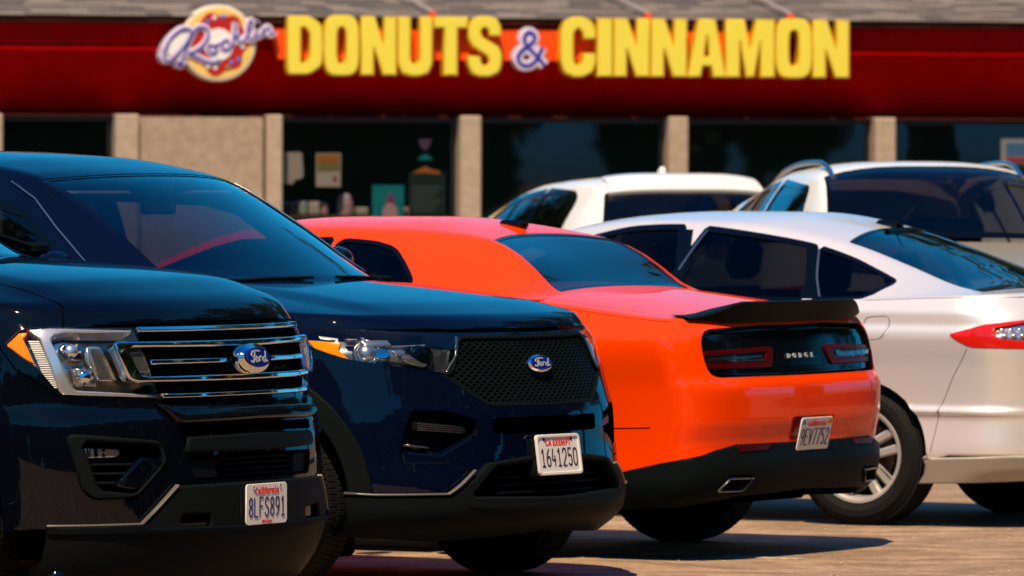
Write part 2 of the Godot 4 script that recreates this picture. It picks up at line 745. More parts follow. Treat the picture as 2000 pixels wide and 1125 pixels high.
func wheel(root: Node3D, at: Vector3, r: float, rim_r: float, w: float, style: String, near := true, steer := 0.0) -> void:
	var wn := node("wheel", root)
	wn.position = at
	wn.rotation.y = steer + (0.0 if near else PI)
	var h := w * 0.5
	var mb := MB.new()
	lathe(mb, P("%f %f, %f %f, %f %f, %f %f, %f %f, %f %f, %f %f, %f %f, %f %f" % [rim_r - 0.012, h - 0.03, rim_r + 0.012, h - 0.008, rim_r + (r - rim_r) * 0.35, h + 0.006, rim_r + (r - rim_r) * 0.62, h + 0.004, r - 0.03, h - 0.008, r - 0.012, h - 0.022, r - 0.003, h - 0.045, r, 0.0, r - 0.012, -h + 0.02]), Transform3D.IDENTITY, 56)
	lathe(mb, P("%f %f, %f %f" % [r - 0.012, -h + 0.02, rim_r, -h]), Transform3D.IDENTITY, 56)
	# tread blocks
	for k in 96:
		var a := TAU * k / 96.0
		for j in 4:
			var z := lerpf(-h + 0.05, h - 0.05, j / 3.0)
			var xf := Transform3D(Basis(Vector3(0, 0, 1), a + (0.012 if j % 2 == 0 else 0.04)), Vector3.ZERO)
			cbox(mb, Vector3(r - 0.014, -0.0105, z - 0.022), Vector3(r + 0.0015, 0.0105, z + 0.022), 0.002, xf)
	part("tyre", mb, M.rubber, wn)
	var rm := MB.new()
	lathe(rm, P("%f %f, %f %f, %f %f, %f %f, %f %f, %f %f" % [rim_r - 0.02, -h, rim_r - 0.03, h - 0.07, rim_r - 0.022, h - 0.028, rim_r - 0.008, h - 0.008, rim_r + 0.004, h - 0.006, rim_r + 0.008, h - 0.014]), Transform3D.IDENTITY, 56)
	part("rim", rm, M.steel_black if style == "steel" else M.alloy, wn)
	var br := MB.new()
	lathe(br, P("0.01 %f, 0.15 %f, 0.152 %f, 0.152 %f" % [h - 0.1, h - 0.1, h - 0.102, h - 0.13]), Transform3D.IDENTITY, 32)
	part("brake_disc", br, M.iron, wn)
	var dk := MB.new()
	lathe(dk, P("0.001 %f, %f %f" % [-h + 0.03, rim_r - 0.02, -h + 0.03]), Transform3D.IDENTITY, 32)
	part("inner_shield", dk, M.black, wn)
	if style == "steel":
		var sp := MB.new()
		lathe(sp, P("0.001 %f, 0.07 %f, 0.085 %f, 0.1 %f" % [h - 0.03, h - 0.03, h - 0.035, h - 0.06]), Transform3D.IDENTITY, 32)
		part("hub_cap", sp, M.alloy, wn)
		var ds := MB.new()
		var holes := []
		for k in 9: holes.append(disc(Vector2.from_angle(TAU * k / 9.0) * (rim_r * 0.74), 0.03, 0.026, 14))
		slab(ds, Transform3D.IDENTITY, disc(Vector2.ZERO, rim_r - 0.012, rim_r - 0.012, 48), h - 0.055, 0.012, 0.0, holes, Vector2(0.06, 0.06))
		part("wheel_disc", ds, M.steel_black, wn)
	else:
		var pairs := 5
		var hub := MB.new()
		lathe(hub, P("0.001 %f, 0.055 %f, 0.07 %f, 0.078 %f" % [h - 0.016, h - 0.018, h - 0.026, h - 0.07]), Transform3D.IDENTITY, 32)
		part("hub_cap", hub, M.alloy, wn)
		for k in pairs:
			for s in [-1, 1]:
				var sp := MB.new()
				var a := TAU * (k + 0.3) / pairs
				var xf := Transform3D(Basis(Vector3(0, 0, 1), a), Vector3.ZERO)
				var o := PackedVector2Array([Vector2(0.05, s * 0.006), Vector2(0.05, s * 0.044), Vector2(rim_r - 0.014, s * 0.066), Vector2(rim_r - 0.014, s * 0.02)])
				slab(sp, xf, ccw(o), h - 0.022, 0.03, 0.008)
				part("spoke", sp, M.alloy, wn)


# ------------------------------------------------------------------ lettering for plates and badges
const GLYPH := {
	"0": "0.5 1, 0.15 0.93, 0 0.75, 0 0.25, 0.15 0.07, 0.5 0, 0.85 0.07, 1 0.25, 1 0.75, 0.85 0.93, 0.5 1",
	"1": "0.15 0.8, 0.55 1, 0.55 0/0.1 0, 1 0",
	"2": "0 0.75, 0.12 0.95, 0.5 1, 0.88 0.95, 1 0.75, 0.9 0.55, 0 0, 1 0",
	"4": "0.3 1, 0 0.35, 1 0.35/0.75 0.6, 0.75 0",
	"5": "0.95 1, 0.1 1, 0.06 0.56, 0.5 0.62, 0.9 0.52, 1 0.3, 0.85 0.06, 0.45 0, 0 0.12",
	"6": "0.75 1, 0.25 0.75, 0 0.4, 0.1 0.08, 0.5 0, 0.9 0.08, 1 0.3, 0.85 0.52, 0.45 0.56, 0.05 0.42",
	"7": "0 1, 1 1, 0.35 0",
	"8": "0.5 0.54, 0.12 0.64, 0.05 0.85, 0.5 1, 0.95 0.85, 0.88 0.64, 0.5 0.54, 0.08 0.4, 0 0.18, 0.5 0, 1 0.18, 0.92 0.4, 0.5 0.54",
	"9": "0.95 0.58, 0.55 0.44, 0.15 0.5, 0 0.72, 0.12 0.94, 0.5 1, 0.9 0.92, 1 0.6, 0.75 0.25, 0.25 0",
	"L": "0 1, 0 0, 1 0",
	"F": "1 1, 0 1, 0 0/0 0.54, 0.8 0.54",
	"S": "0.97 0.82, 0.8 0.97, 0.4 1, 0.06 0.86, 0.08 0.64, 0.5 0.52, 0.93 0.38, 0.97 0.14, 0.6 0, 0.2 0.03, 0 0.2",
	"E": "1 1, 0 1, 0 0, 1 0/0 0.53, 0.8 0.53",
	"V": "0 1, 0.5 0, 1 1",
}


func text_mb(words: String, height: float, font := "Droid Sans", bold := false, depth := 0.002) -> Mesh:
	var f := SystemFont.new()
	f.font_names = PackedStringArray([font])
	if bold: f.font_weight = 700
	var t := TextMesh.new()
	t.font = f
	t.text = words
	t.font_size = 64
	t.pixel_size = height / 64.0 * 1.35
	t.depth = depth
	t.curve_step = 2.0
	return t


func text_part(called: String, words: String, height: float, mat: Material, parent: Node, at: Transform3D, font := "Droid Sans", bold := false, depth := 0.002) -> void:
	var mi := MeshInstance3D.new()
	mi.mesh = text_mb(words, height, font, bold, depth)
	mi.material_override = mat
	mi.transform = at
	mi.name = called
	parent.add_child(mi, true)


func plate(root: Node3D, xf: Transform3D, number: String, top: String, low: String, ink: Material, frame: bool, bracket := true) -> void:
	# a licence plate 305 by 152 mm; x to the reader's right, z out of it
	var mb := MB.new()
	slab(mb, xf, rnd(box2(Vector2(-0.1525, -0.076), Vector2(0.1525, 0.076)), 0.018), 0.0, 0.004, 0.0015)
	var pl := part("license_plate", mb, M.plate_white, root)
	if not bracket:
		var st := MB.new()
		slab(st, xf, rnd(box2(Vector2(0.105, 0.045), Vector2(0.143, 0.067)), 0.003), 0.002, 0.002)
		part("registration_sticker", st, M.amber, pl)
		var s2 := MB.new()
		slab(s2, xf, rnd(box2(Vector2(-0.143, 0.045), Vector2(-0.11, 0.067)), 0.003), 0.002, 0.002)
		part("registration_sticker", s2, M.blue_sign, pl)
	var bk := MB.new()
	if bracket: slab(bk, xf, rnd(box2(Vector2(-0.18, -0.085), Vector2(0.165, 0.07)), 0.012), -0.005, 0.03, 0.003)
	if bracket: part("plate_bracket", bk, M.plastic, pl)
	if frame:
		var fr := MB.new()
		slab(fr, xf, rnd(box2(Vector2(-0.16, -0.083), Vector2(0.16, 0.083)), 0.02), 0.006, 0.012, 0.003, [rnd(box2(Vector2(-0.147, -0.07), Vector2(0.147, 0.07)), 0.014)])
		part("plate_frame", fr, M.plate_white, pl)
	var n := number.length()
	var cw := 0.0255
	var step := 0.2765 / n
	for i in n:
		var g := MB.new()
		var x0 := -0.13825 + step * (i + 0.5) - cw * 0.5
		for ln in String(GLYPH[number[i]]).split("/"):
			var pts := PackedVector2Array()
			for p in P(ln): pts.append(Vector2(x0 + p.x * cw, -0.046 + p.y * 0.07))
			ink(g, xf, pts, 0.0056, 0.0022, 0.002)
		part("plate_character", g, ink, pl)
	text_part("plate_state", top, 0.026, M.plate_red, pl, xf * Transform3D(Basis.IDENTITY, Vector3(0, 0.05, 0.001)), "Droid Serif" if frame == false else "Droid Sans", true)
	if low: text_part("plate_slogan", low, 0.011, M.plate_red, pl, xf * Transform3D(Basis.IDENTITY, Vector3(0, -0.063, 0.001)))
	for s in [-1, 1]:
		var b := MB.new()
		ball(b, Vector3(s * 0.1, 0.063, 0.001), Vector3(0.007, 0.007, 0.004), 10, 6, xf)
		part("plate_bolt", b, M.chrome if not frame else M.gap, pl)


func oval_badge(parent: Node3D, xf: Transform3D, w: float, h: float, deep: float, field: float) -> void:
	# blue oval with a bright rim and cursive lettering
	var b := MB.new()
	slab(b, xf, disc(Vector2.ZERO, w, h, 40), deep, deep + 0.01, deep * 0.45)
	var o := part("badge", b, M.chrome, parent)
	var c := MB.new()
	slab(c, xf, disc(Vector2.ZERO, w * field, h * field * 0.97, 40), deep + 0.004, 0.006, 0.002)
	part("badge_field", c, M.badge_blue, o)
	var t := MB.new()
	var k := w * field / 0.95
	for ln in ["-0.62 0.1, -0.5 0.34, -0.2 0.4, 0.12 0.36", "-0.28 0.38, -0.36 0.05, -0.5 -0.3, -0.68 -0.22", "-0.5 0.04, -0.2 0.06", "-0.2 -0.02, -0.3 -0.14, -0.22 -0.27, -0.08 -0.16, -0.12 0.0, -0.2 -0.02", "0.02 0.03, 0.04 -0.26", "0.03 -0.08, 0.12 0.04, 0.22 0.02", "0.5 -0.02, 0.36 -0.02, 0.3 -0.16, 0.38 -0.28, 0.5 -0.18, 0.6 0.36", "0.52 -0.1, 0.58 -0.27, 0.68 -0.2"]:
		var pts := PackedVector2Array()
		for p in spline(P(ln), 4): pts.append(p * Vector2(k, k * h / w * 1.5))
		ink(t, xf, pts, w * 0.055, deep + 0.0058, 0.003)
	part("badge_script", t, M.silver_print, o)


func frame_on(f: Callable, u: float, v: float, lift := 0.0) -> Transform3D:
	# axes on a surface: x to the reader's right, y up, z out
	var p: Vector3 = f.call(u, v)
	var z := nrm(f, u, v, 0.02, 0.02)
	if z.dot(p - CEN) < 0.0: z = -z
	var x := Vector3.UP.cross(z).normalized()
	return Transform3D(Basis(x, z.cross(x), z), p + z * lift)


# ------------------------------------------------------------------ materials
func lin(r: float, g: float, b: float, a := 1.0) -> Color:
	var c := Color(r, g, b).linear_to_srgb()
	c.a = a
	return c


func plain(c: Color, rough := 0.6, metal := 0.0, spec := 0.5) -> StandardMaterial3D:
	var m := StandardMaterial3D.new()
	m.albedo_color = c
	m.roughness = rough
	m.metallic = metal
	m.metallic_specular = spec
	m.cull_mode = BaseMaterial3D.CULL_DISABLED
	return m


func paint(c: Color, flake := 0.0, coat := 0.8) -> StandardMaterial3D:
	var m := plain(c, 0.5, flake, 0.06)
	m.clearcoat_enabled = true
	m.clearcoat = coat
	m.clearcoat_roughness = 0.02
	return m


func glass(c: Color) -> StandardMaterial3D:
	var m := plain(c, 0.015)
	m.transparency = BaseMaterial3D.TRANSPARENCY_ALPHA
	return m


func noise_tex(freq: float, lo: Color, hi: Color, size := 512, oct := 4, seed_ := 1, kind := FastNoiseLite.TYPE_SIMPLEX_SMOOTH, mid := 0.5) -> NoiseTexture2D:
	var fn := FastNoiseLite.new()
	fn.seed = seed_
	fn.noise_type = kind
	fn.frequency = freq
	fn.fractal_octaves = oct
	var t := NoiseTexture2D.new()
	t.width = size; t.height = size
	t.seamless = true
	t.noise = fn
	var g := Gradient.new()
	g.set_color(0, lo); g.set_color(1, hi)
	g.add_point(mid, lo.lerp(hi, 0.5))
	t.color_ramp = g
	return t


func tri_tex(m: StandardMaterial3D, tex: Texture2D, scale: float, bump: Texture2D = null, bump_cm := 0.3) -> void:
	m.albedo_texture = tex
	m.uv1_triplanar = true
	m.uv1_world_triplanar = true
	m.uv1_scale = Vector3.ONE * scale
	if bump:
		m.heightmap_enabled = true
		m.heightmap_texture = bump
		m.heightmap_scale = bump_cm


func make_materials() -> void:
	M.black_paint = paint(lin(0.0012, 0.002, 0.005), 0.0, 0.66)
	M.navy_paint = paint(lin(0.0012, 0.003, 0.013), 0.0, 0.7)
	M.orange_paint = paint(lin(0.92, 0.05, 0.0), 0.0, 0.6)
	M.silver_paint = paint(lin(0.8, 0.77, 0.775), 0.45)
	M.silver_paint.roughness = 0.38
	M.white_paint = paint(lin(0.78, 0.75, 0.7))
	M.grey_trim = plain(lin(0.16, 0.16, 0.17), 0.3, 0.6)
	M.plastic = plain(lin(0.004, 0.006, 0.008), 0.5, 0.0, 0.1)
	M.plastic_grey = plain(lin(0.006, 0.008, 0.009), 0.45, 0.0, 0.1)
	M.gloss_black = plain(lin(0.002, 0.003, 0.005), 0.08, 0.0, 0.38)
	M.matte_black = plain(lin(0.005, 0.008, 0.009), 0.42, 0.0, 0.1)
	M.black = plain(lin(0.002, 0.002, 0.0025), 0.95, 0.0, 0.02)
	M.gap = plain(lin(0.002, 0.002, 0.003), 0.8, 0.0, 0.1)
	M.rubber = plain(lin(0.009, 0.0095, 0.01), 0.75, 0.0, 0.25)
	M.lower_silver = plain(lin(0.4, 0.37, 0.33), 0.45, 0.3)
	M.chrome = plain(lin(0.78, 0.79, 0.8), 0.06, 1.0)
	M.glint_pale = plain(lin(0.18, 0.165, 0.145), 0.35, 0.4)  # pale colour standing in for sun glints along the bumper ledges
	M.satin = plain(lin(0.35, 0.35, 0.34), 0.28, 1.0)
	M.reflector = plain(lin(0.75, 0.74, 0.72), 0.22, 0.9)
	M.alloy = plain(lin(0.62, 0.6, 0.58), 0.32, 0.55)
	M.steel_black = plain(lin(0.03, 0.032, 0.034), 0.4, 0.3)
	M.iron = plain(lin(0.12, 0.1, 0.09), 0.5, 0.8)
	M.drl = plain(lin(0.74, 0.74, 0.73), 0.18, 0.75)
	M.ribbed = plain(lin(0.8, 0.78, 0.74), 0.3)
	M.lens = glass(Color(0, 0, 0, 0.02))
	M.lens.metallic_specular = 0.35
	M.lens_dark = glass(Color(0.004, 0.012, 0.04, 0.25))
	M.lamp_floor = plain(lin(0.1, 0.11, 0.13), 0.3, 0.7)
	M.amber = plain(lin(0.85, 0.23, 0.002), 0.15, 0.0, 0.2)
	M.red_lens = plain(lin(0.62, 0.012, 0.008), 0.08)
	M.red_dark = plain(lin(0.055, 0.001, 0.001), 0.25, 0.0, 0.15)
	M.windshield = glass(Color(0.004, 0.02, 0.03, 0.55))
	M.windshield.metallic_specular = 0.68
	M.side_glass = glass(Color(0.002, 0.004, 0.006, 0.88))
	M.side_glass.metallic_specular = 0.3
	M.tint = glass(Color(0.002, 0.012, 0.014, 0.82))
	M.dark_glass = glass(Color(0.004, 0.01, 0.016, 0.78))
	M.shop_glass = glass(Color(0.0, 0.03, 0.03, 0.45))
	M.cabin = plain(lin(0.012, 0.013, 0.015), 0.8)
	M.seat = plain(lin(0.02, 0.022, 0.024), 0.7)
	M.seat_grey = plain(lin(0.12, 0.13, 0.13), 0.7)
	M.plate_white = plain(lin(0.74, 0.7, 0.68), 0.35)
	M.plate_blue = plain(lin(0.012, 0.018, 0.11), 0.4)
	M.plate_black = plain(lin(0.015, 0.015, 0.03), 0.4)
	M.plate_red = plain(lin(0.62, 0.03, 0.03), 0.4)
	M.badge_blue = plain(lin(0.004, 0.02, 0.2), 0.1)
	M.silver_print = plain(lin(0.75, 0.76, 0.78), 0.2, 0.5)
	# the shop
	M.fascia = plain(lin(0.48, 0.0025, 0.0025), 0.6, 0.0, 0.08)
	tri_tex(M.fascia, noise_tex(0.012, Color(0.82, 0.82, 0.82), Color(1, 1, 1), 512, 5, 3), 0.5)
	M.raceway = plain(lin(0.85, 0.075, 0.008), 0.5, 0.0, 0.2)
	M.letter_face = plain(lin(0.78, 0.66, 0.075), 0.5, 0.0, 0.2)
	M.letter_side = plain(lin(0.75, 0.42, 0.01), 0.4)
	M.sign_lilac = plain(lin(0.72, 0.6, 0.74), 0.4)
	M.sign_blue = plain(lin(0.03, 0.025, 0.32), 0.35)
	M.sign_white = plain(lin(0.82, 0.8, 0.76), 0.4)
	M.sign_dough = plain(lin(0.86, 0.55, 0.12), 0.4)
	M.sign_rim = plain(lin(0.8, 0.66, 0.5), 0.4)
	M.sign_icing = plain(lin(0.45, 0.012, 0.008), 0.35)
	M.sprinkle_blue = plain(lin(0.05, 0.2, 0.6), 0.4)
	M.sprinkle_green = plain(lin(0.25, 0.24, 0.06), 0.4)
	M.wall_paint = plain(lin(0.43, 0.33, 0.245), 0.9, 0.0, 0.2)
	tri_tex(M.wall_paint, noise_tex(0.02, Color(0.84, 0.83, 0.81), Color(1, 1, 1), 512, 5, 5), 0.9, noise_tex(0.09, Color.BLACK, Color.WHITE, 512, 3, 6), 0.25)
	M.column = plain(lin(0.47, 0.365, 0.27), 0.85, 0.0, 0.2)
	tri_tex(M.column, noise_tex(0.02, Color(0.86, 0.86, 0.85), Color(1, 1, 1), 512, 4, 8), 0.9)
	M.soffit = plain(lin(0.06, 0.015, 0.012), 0.8, 0.0, 0.08)
	for i in 5:
		var base: Color = [lin(0.16, 0.13, 0.11), lin(0.2, 0.16, 0.135), lin(0.25, 0.2, 0.165), lin(0.13, 0.11, 0.1), lin(0.3, 0.245, 0.2)][i]
		var m := plain(base, 0.95)
		tri_tex(m, noise_tex(0.06, Color(0.72, 0.72, 0.72), Color(1, 1, 1), 256, 4, 20 + i), 2.2)
		M["shingle%d" % i] = m
	M.brace = plain(lin(0.45, 0.36, 0.3), 0.5, 0.3)
	M.brace_red = plain(lin(0.75, 0.07, 0.02), 0.5)
	M.frame_dark = plain(lin(0.01, 0.014, 0.015), 0.4, 0.3)
	M.store_wall = plain(lin(0.17, 0.23, 0.22), 0.85)
	M.store_floor = plain(lin(0.2, 0.17, 0.14), 0.5)
	M.shelf_wood = plain(lin(0.12, 0.08, 0.05), 0.6)
	M.paper = plain(lin(0.6, 0.54, 0.46), 0.8)
	M.paper_orange = plain(lin(0.6, 0.2, 0.03), 0.7)
	M.paper_olive = plain(lin(0.3, 0.26, 0.08), 0.7)
	M.teal = plain(lin(0.0, 0.3, 0.32), 0.6)
	M.pink = plain(lin(0.7, 0.4, 0.42), 0.6)
	M.magenta = plain(lin(0.35, 0.03, 0.18), 0.6)
	M.chalk_board = plain(lin(0.01, 0.03, 0.03), 0.7)
	M.chalk = plain(lin(0.22, 0.26, 0.24), 0.9)
	M.mint = plain(lin(0.4, 0.5, 0.45), 0.7)
	M.blue_sign = plain(lin(0.1, 0.25, 0.5), 0.6)
	# the ground
	M.asphalt = plain(lin(0.5, 0.345, 0.24), 0.95, 0.0, 0.2)
	tri_tex(M.asphalt, asphalt_tex(), 0.4, noise_tex(0.22, Color.BLACK, Color.WHITE, 512, 3, 12), 0.5)
	M.stripe = plain(lin(0.85, 0.72, 0.58), 0.85)
	tri_tex(M.stripe, noise_tex(0.05, Color(0.6, 0.55, 0.5), Color(1, 1, 1), 256, 4, 14), 1.5)
	M.bark = plain(lin(0.1, 0.07, 0.05), 0.95)
	M.leaf = plain(lin(0.05, 0.09, 0.02), 0.6)
	M.leaf.backlight_enabled = true
	M.leaf.backlight = lin(0.04, 0.07, 0.01)
	M.leaf_dark = plain(lin(0.03, 0.06, 0.015), 0.6)
	M.pale_wall = plain(lin(0.55, 0.52, 0.47), 0.8)


func asphalt_tex() -> Texture2D:
	# binder, pale stones, fine speckle and old stains
	var n := 1024
	var im := Image.create(n, n, false, Image.FORMAT_RGB8)
	var a := FastNoiseLite.new()
	a.seed = 31; a.frequency = 0.006; a.fractal_octaves = 4
	var b := FastNoiseLite.new()
	b.seed = 32; b.frequency = 0.035; b.fractal_octaves = 4
	var r := RandomNumberGenerator.new()
	r.seed = 99
	var k := TAU / n
	for y in n:
		for x in n:
			var u := Vector2(cos(x * k), sin(x * k)) * n / TAU
			var w := Vector2(cos(y * k), sin(y * k)) * n / TAU
			var big := a.get_noise_3d(u.x + w.x * 0.7, u.y + w.y * 0.7, w.x - w.y)
			var g := b.get_noise_2d(x, y)
			var v := 0.8 + big * 0.2 + g * 0.12 + r.randf_range(-0.12, 0.12)
			if r.randf() < 0.012: v *= 1.3
			im.set_pixel(x, y, Color(v, v * 0.99, v * 0.97))
	return ImageTexture.create_from_image(im)


# ------------------------------------------------------------------ the scene
func _ready() -> void:
	rng.seed = 7
	# camera: a long lens at standing height
	var cam := Camera3D.new()
	cam.name = "camera"
	cam.position = Vector3(0, 1.75, 0)
	cam.rotation = Vector3(-atan(257.5 / 15000.0), 0, deg_to_rad(0.2))
	cam.near = 0.5
	cam.far = 800.0
	var ca := CameraAttributesPhysical.new()
	ca.frustum_focal_length = 12.0 / (562.5 / 15000.0)
	ca.frustum_focus_distance = 29.5
	ca.exposure_aperture = 8.0
	ca.frustum_near = 0.5
	ca.frustum_far = 800.0
	cam.attributes = ca
	cam.fov = rad_to_deg(2.0 * atan(562.5 / 15000.0))
	add_child(cam)
	cam.make_current()
	# sky, exposure
	var we := WorldEnvironment.new()
	we.name = "world_environment"
	var env := Environment.new()
	env.background_mode = Environment.BG_SKY
	var sm := ProceduralSkyMaterial.new()
	sm.sky_top_color = lin(0.003, 0.07, 0.34)
	sm.sky_horizon_color = lin(0.025, 0.45, 0.88)
	sm.sky_curve = 0.45
	sm.ground_bottom_color = lin(0.12, 0.09, 0.07)
	sm.ground_horizon_color = lin(0.2, 0.16, 0.13)
	sm.sun_angle_max = 3.0
	env.sky = Sky.new()
	env.sky.sky_material = sm
	env.tonemap_mode = Environment.TONE_MAPPER_LINEAR
	env.tonemap_exposure = 1.3
	env.sdfgi_enabled = true
	env.ssao_enabled = true
	env.ssil_enabled = true
	we.environment = env
	add_child(we)
	var sun := DirectionalLight3D.new()
	sun.name = "sun"
	sun.light_color = Color(1.0, 0.9, 0.74)
	sun.light_energy = 1.5
	sun.light_angular_distance = 0.5
	sun.shadow_enabled = true
	var to_sun := Vector3(-0.12, 1.03, 0.65)
	sun.look_at_from_position(to_sun * 50.0, Vector3.ZERO)
	add_child(sun)

	make_materials()
	build_ground()
	build_gravel()
	build_shop()
	build_trees()
	build_white_minivan()
	build_white_suv()
	build_silver_sedan()
	build_orange_coupe()
	var navy := build_navy_suv()
	# an unseen copy added in the next stall to darken the black car's flank
	var twin: Node3D = navy.duplicate()
	twin.name = "police_suv_001"
	add_child(twin, true)
	twin.position = Vector3(-2.62, 0, -26.25)
	twin.rotation.y = deg_to_rad(62.0 - 90.0)
	twin.set_meta("label", "unseen dark navy sport utility vehicle added left of the large black one")
	build_black_suv()


func build_ground() -> void:
	var mb := MB.new()
	var xf := Transform3D(Basis(Vector3.RIGHT, -PI / 2), Vector3.ZERO)
	slab(mb, xf, box2(Vector2(-400, -300), Vector2(400, 600)), 0.0, 0.0, 0.0, [], Vector2(100, 100))
	struct("ground", mb, M.asphalt)
	# worn stall lines, along the cars
	var d := Vector2(0.87, 0.5)
	for ln in [[Vector2(0.41, -33.88), [[-6.0, -2.2], [-1.9, -0.9], [-0.05, 0.32], [0.6, 0.98]]], [Vector2(2.06, -36.6), [[-5.0, 0.1]]]]:
		var pieces: Array = ln[1]
		var o: Vector2 = ln[0]
		for pc in pieces:
			var s := MB.new()
			var pts := PackedVector2Array()
			var k := 14
			for i in k + 1: pts.append(Vector2(lerpf(pc[0], pc[1], float(i) / k), 0.035 + rng.randf_range(-0.012, 0.012)))
			for i in range(k, -1, -1): pts.append(Vector2(lerpf(pc[0], pc[1], float(i) / k), -0.035 + rng.randf_range(-0.012, 0.012)))
			var f := Transform3D(Basis(Vector3(d.x, 0, d.y), Vector3(d.y, 0, -d.x), Vector3.UP), Vector3(o.x, 0.004, o.y))
			slab(s, f, pts, 0.0, 0.003)
			struct("stall_line", s, M.stripe)


# ------------------------------------------------------------------ the shop
func build_gravel() -> void:
	# loose grit and bits of dry leaf on the paving
	var mb := MB.new()
	var r := RandomNumberGenerator.new()
	r.seed = 41
	for i in 260:
		var p := Vector3(r.randf_range(-2.5, 3.0), 0.0, r.randf_range(-37.0, -31.0))
		var s := r.randf_range(0.003, 0.007)
		cbox(mb, Vector3(-s, 0, -s * 0.8), Vector3(s, s * 0.9, s * 0.8), s * 0.4, Transform3D(Basis(Vector3.UP, r.randf() * TAU), p))
	struct("gravel", mb, M.stripe).set_meta("kind", "stuff")


func glyph2(ch: String) -> Array:
	# heavy condensed capitals in a box one unit wide and 1 high; [outline, holes...]
	var o := func(w: float, x0: float, y0: float, e: float) -> PackedVector2Array:
		var p := PackedVector2Array()
		for i in 36:
			var a := TAU * i / 36
			p.append(Vector2(x0 + w * 0.5 + w * 0.5 * signf(cos(a)) * pow(absf(cos(a)), e), 0.5 + (0.5 - y0) * signf(sin(a)) * pow(absf(sin(a)), e)))
		return ccw(p)
	match ch:
		"O":
			return [o.call(1.0, 0.0, -0.02, 0.55), o.call(0.26, 0.37, 0.2, 0.6)]
		"D":
			return [rnd(P("0 0, 0.62 0, 0.95 0.14, 1 0.3, 1 0.7, 0.95 0.86, 0.62 1, 0 1"), 0.12), rnd(P("0.38 0.2, 0.5 0.2, 0.63 0.3, 0.63 0.7, 0.5 0.8, 0.38 0.8"), 0.06)]
		"N":
			return [P("0 0, 0.36 0, 0.36 0.46, 0.62 0, 1 0, 1 1, 0.64 1, 0.64 0.52, 0.38 1, 0 1")]
		"U":
			return [rnd(P("0 1, 0 0.2, 0.12 0.03, 0.4 -0.02, 0.6 -0.02, 0.88 0.03, 1 0.2, 1 1, 0.63 1, 0.63 0.25, 0.5 0.18, 0.37 0.25, 0.37 1"), 0.05)]
		"T":
			return [P("0.3 0, 0.7 0, 0.7 0.8, 1 0.8, 1 1, 0 1, 0 0.8, 0.3 0.8")]
		"S":
			return [rnd(P("0 0.34, 0 0.18, 0.12 0.03, 0.4 -0.02, 0.65 -0.02, 0.9 0.05, 1 0.2, 1 0.38, 0.9 0.5, 0.42 0.66, 0.37 0.74, 0.42 0.81, 0.55 0.81, 0.62 0.75, 0.62 0.67, 0.98 0.67, 0.98 0.82, 0.86 0.97, 0.6 1.02, 0.36 1.02, 0.1 0.95, 0 0.8, 0 0.63, 0.12 0.5, 0.58 0.33, 0.63 0.26, 0.58 0.18, 0.45 0.18, 0.37 0.24, 0.37 0.34"), 0.05)]
		"C":
			return [rnd(P("0 0.25, 0.1 0.06, 0.38 -0.02, 0.62 -0.02, 0.9 0.06, 1 0.22, 1 0.4, 0.64 0.4, 0.64 0.26, 0.5 0.17, 0.37 0.26, 0.37 0.74, 0.5 0.83, 0.64 0.74, 0.64 0.63, 1 0.63, 1 0.78, 0.9 0.94, 0.62 1.02, 0.38 1.02, 0.1 0.94, 0 0.75"), 0.06)]
		"I":
			return [P("0 0, 1 0, 1 1, 0 1")]
		"A":
			return [P("0 0, 0.34 0, 0.39 0.18, 0.61 0.18, 0.66 0, 1 0, 0.72 1, 0.28 1"), P("0.43 0.36, 0.57 0.36, 0.5 0.7")]
		"M":
			return [P("0 0, 0.29 0, 0.29 0.6, 0.42 0, 0.58 0, 0.71 0.6, 0.71 0, 1 0, 1 1, 0.62 1, 0.5 0.5, 0.38 1, 0 1")]
	return []


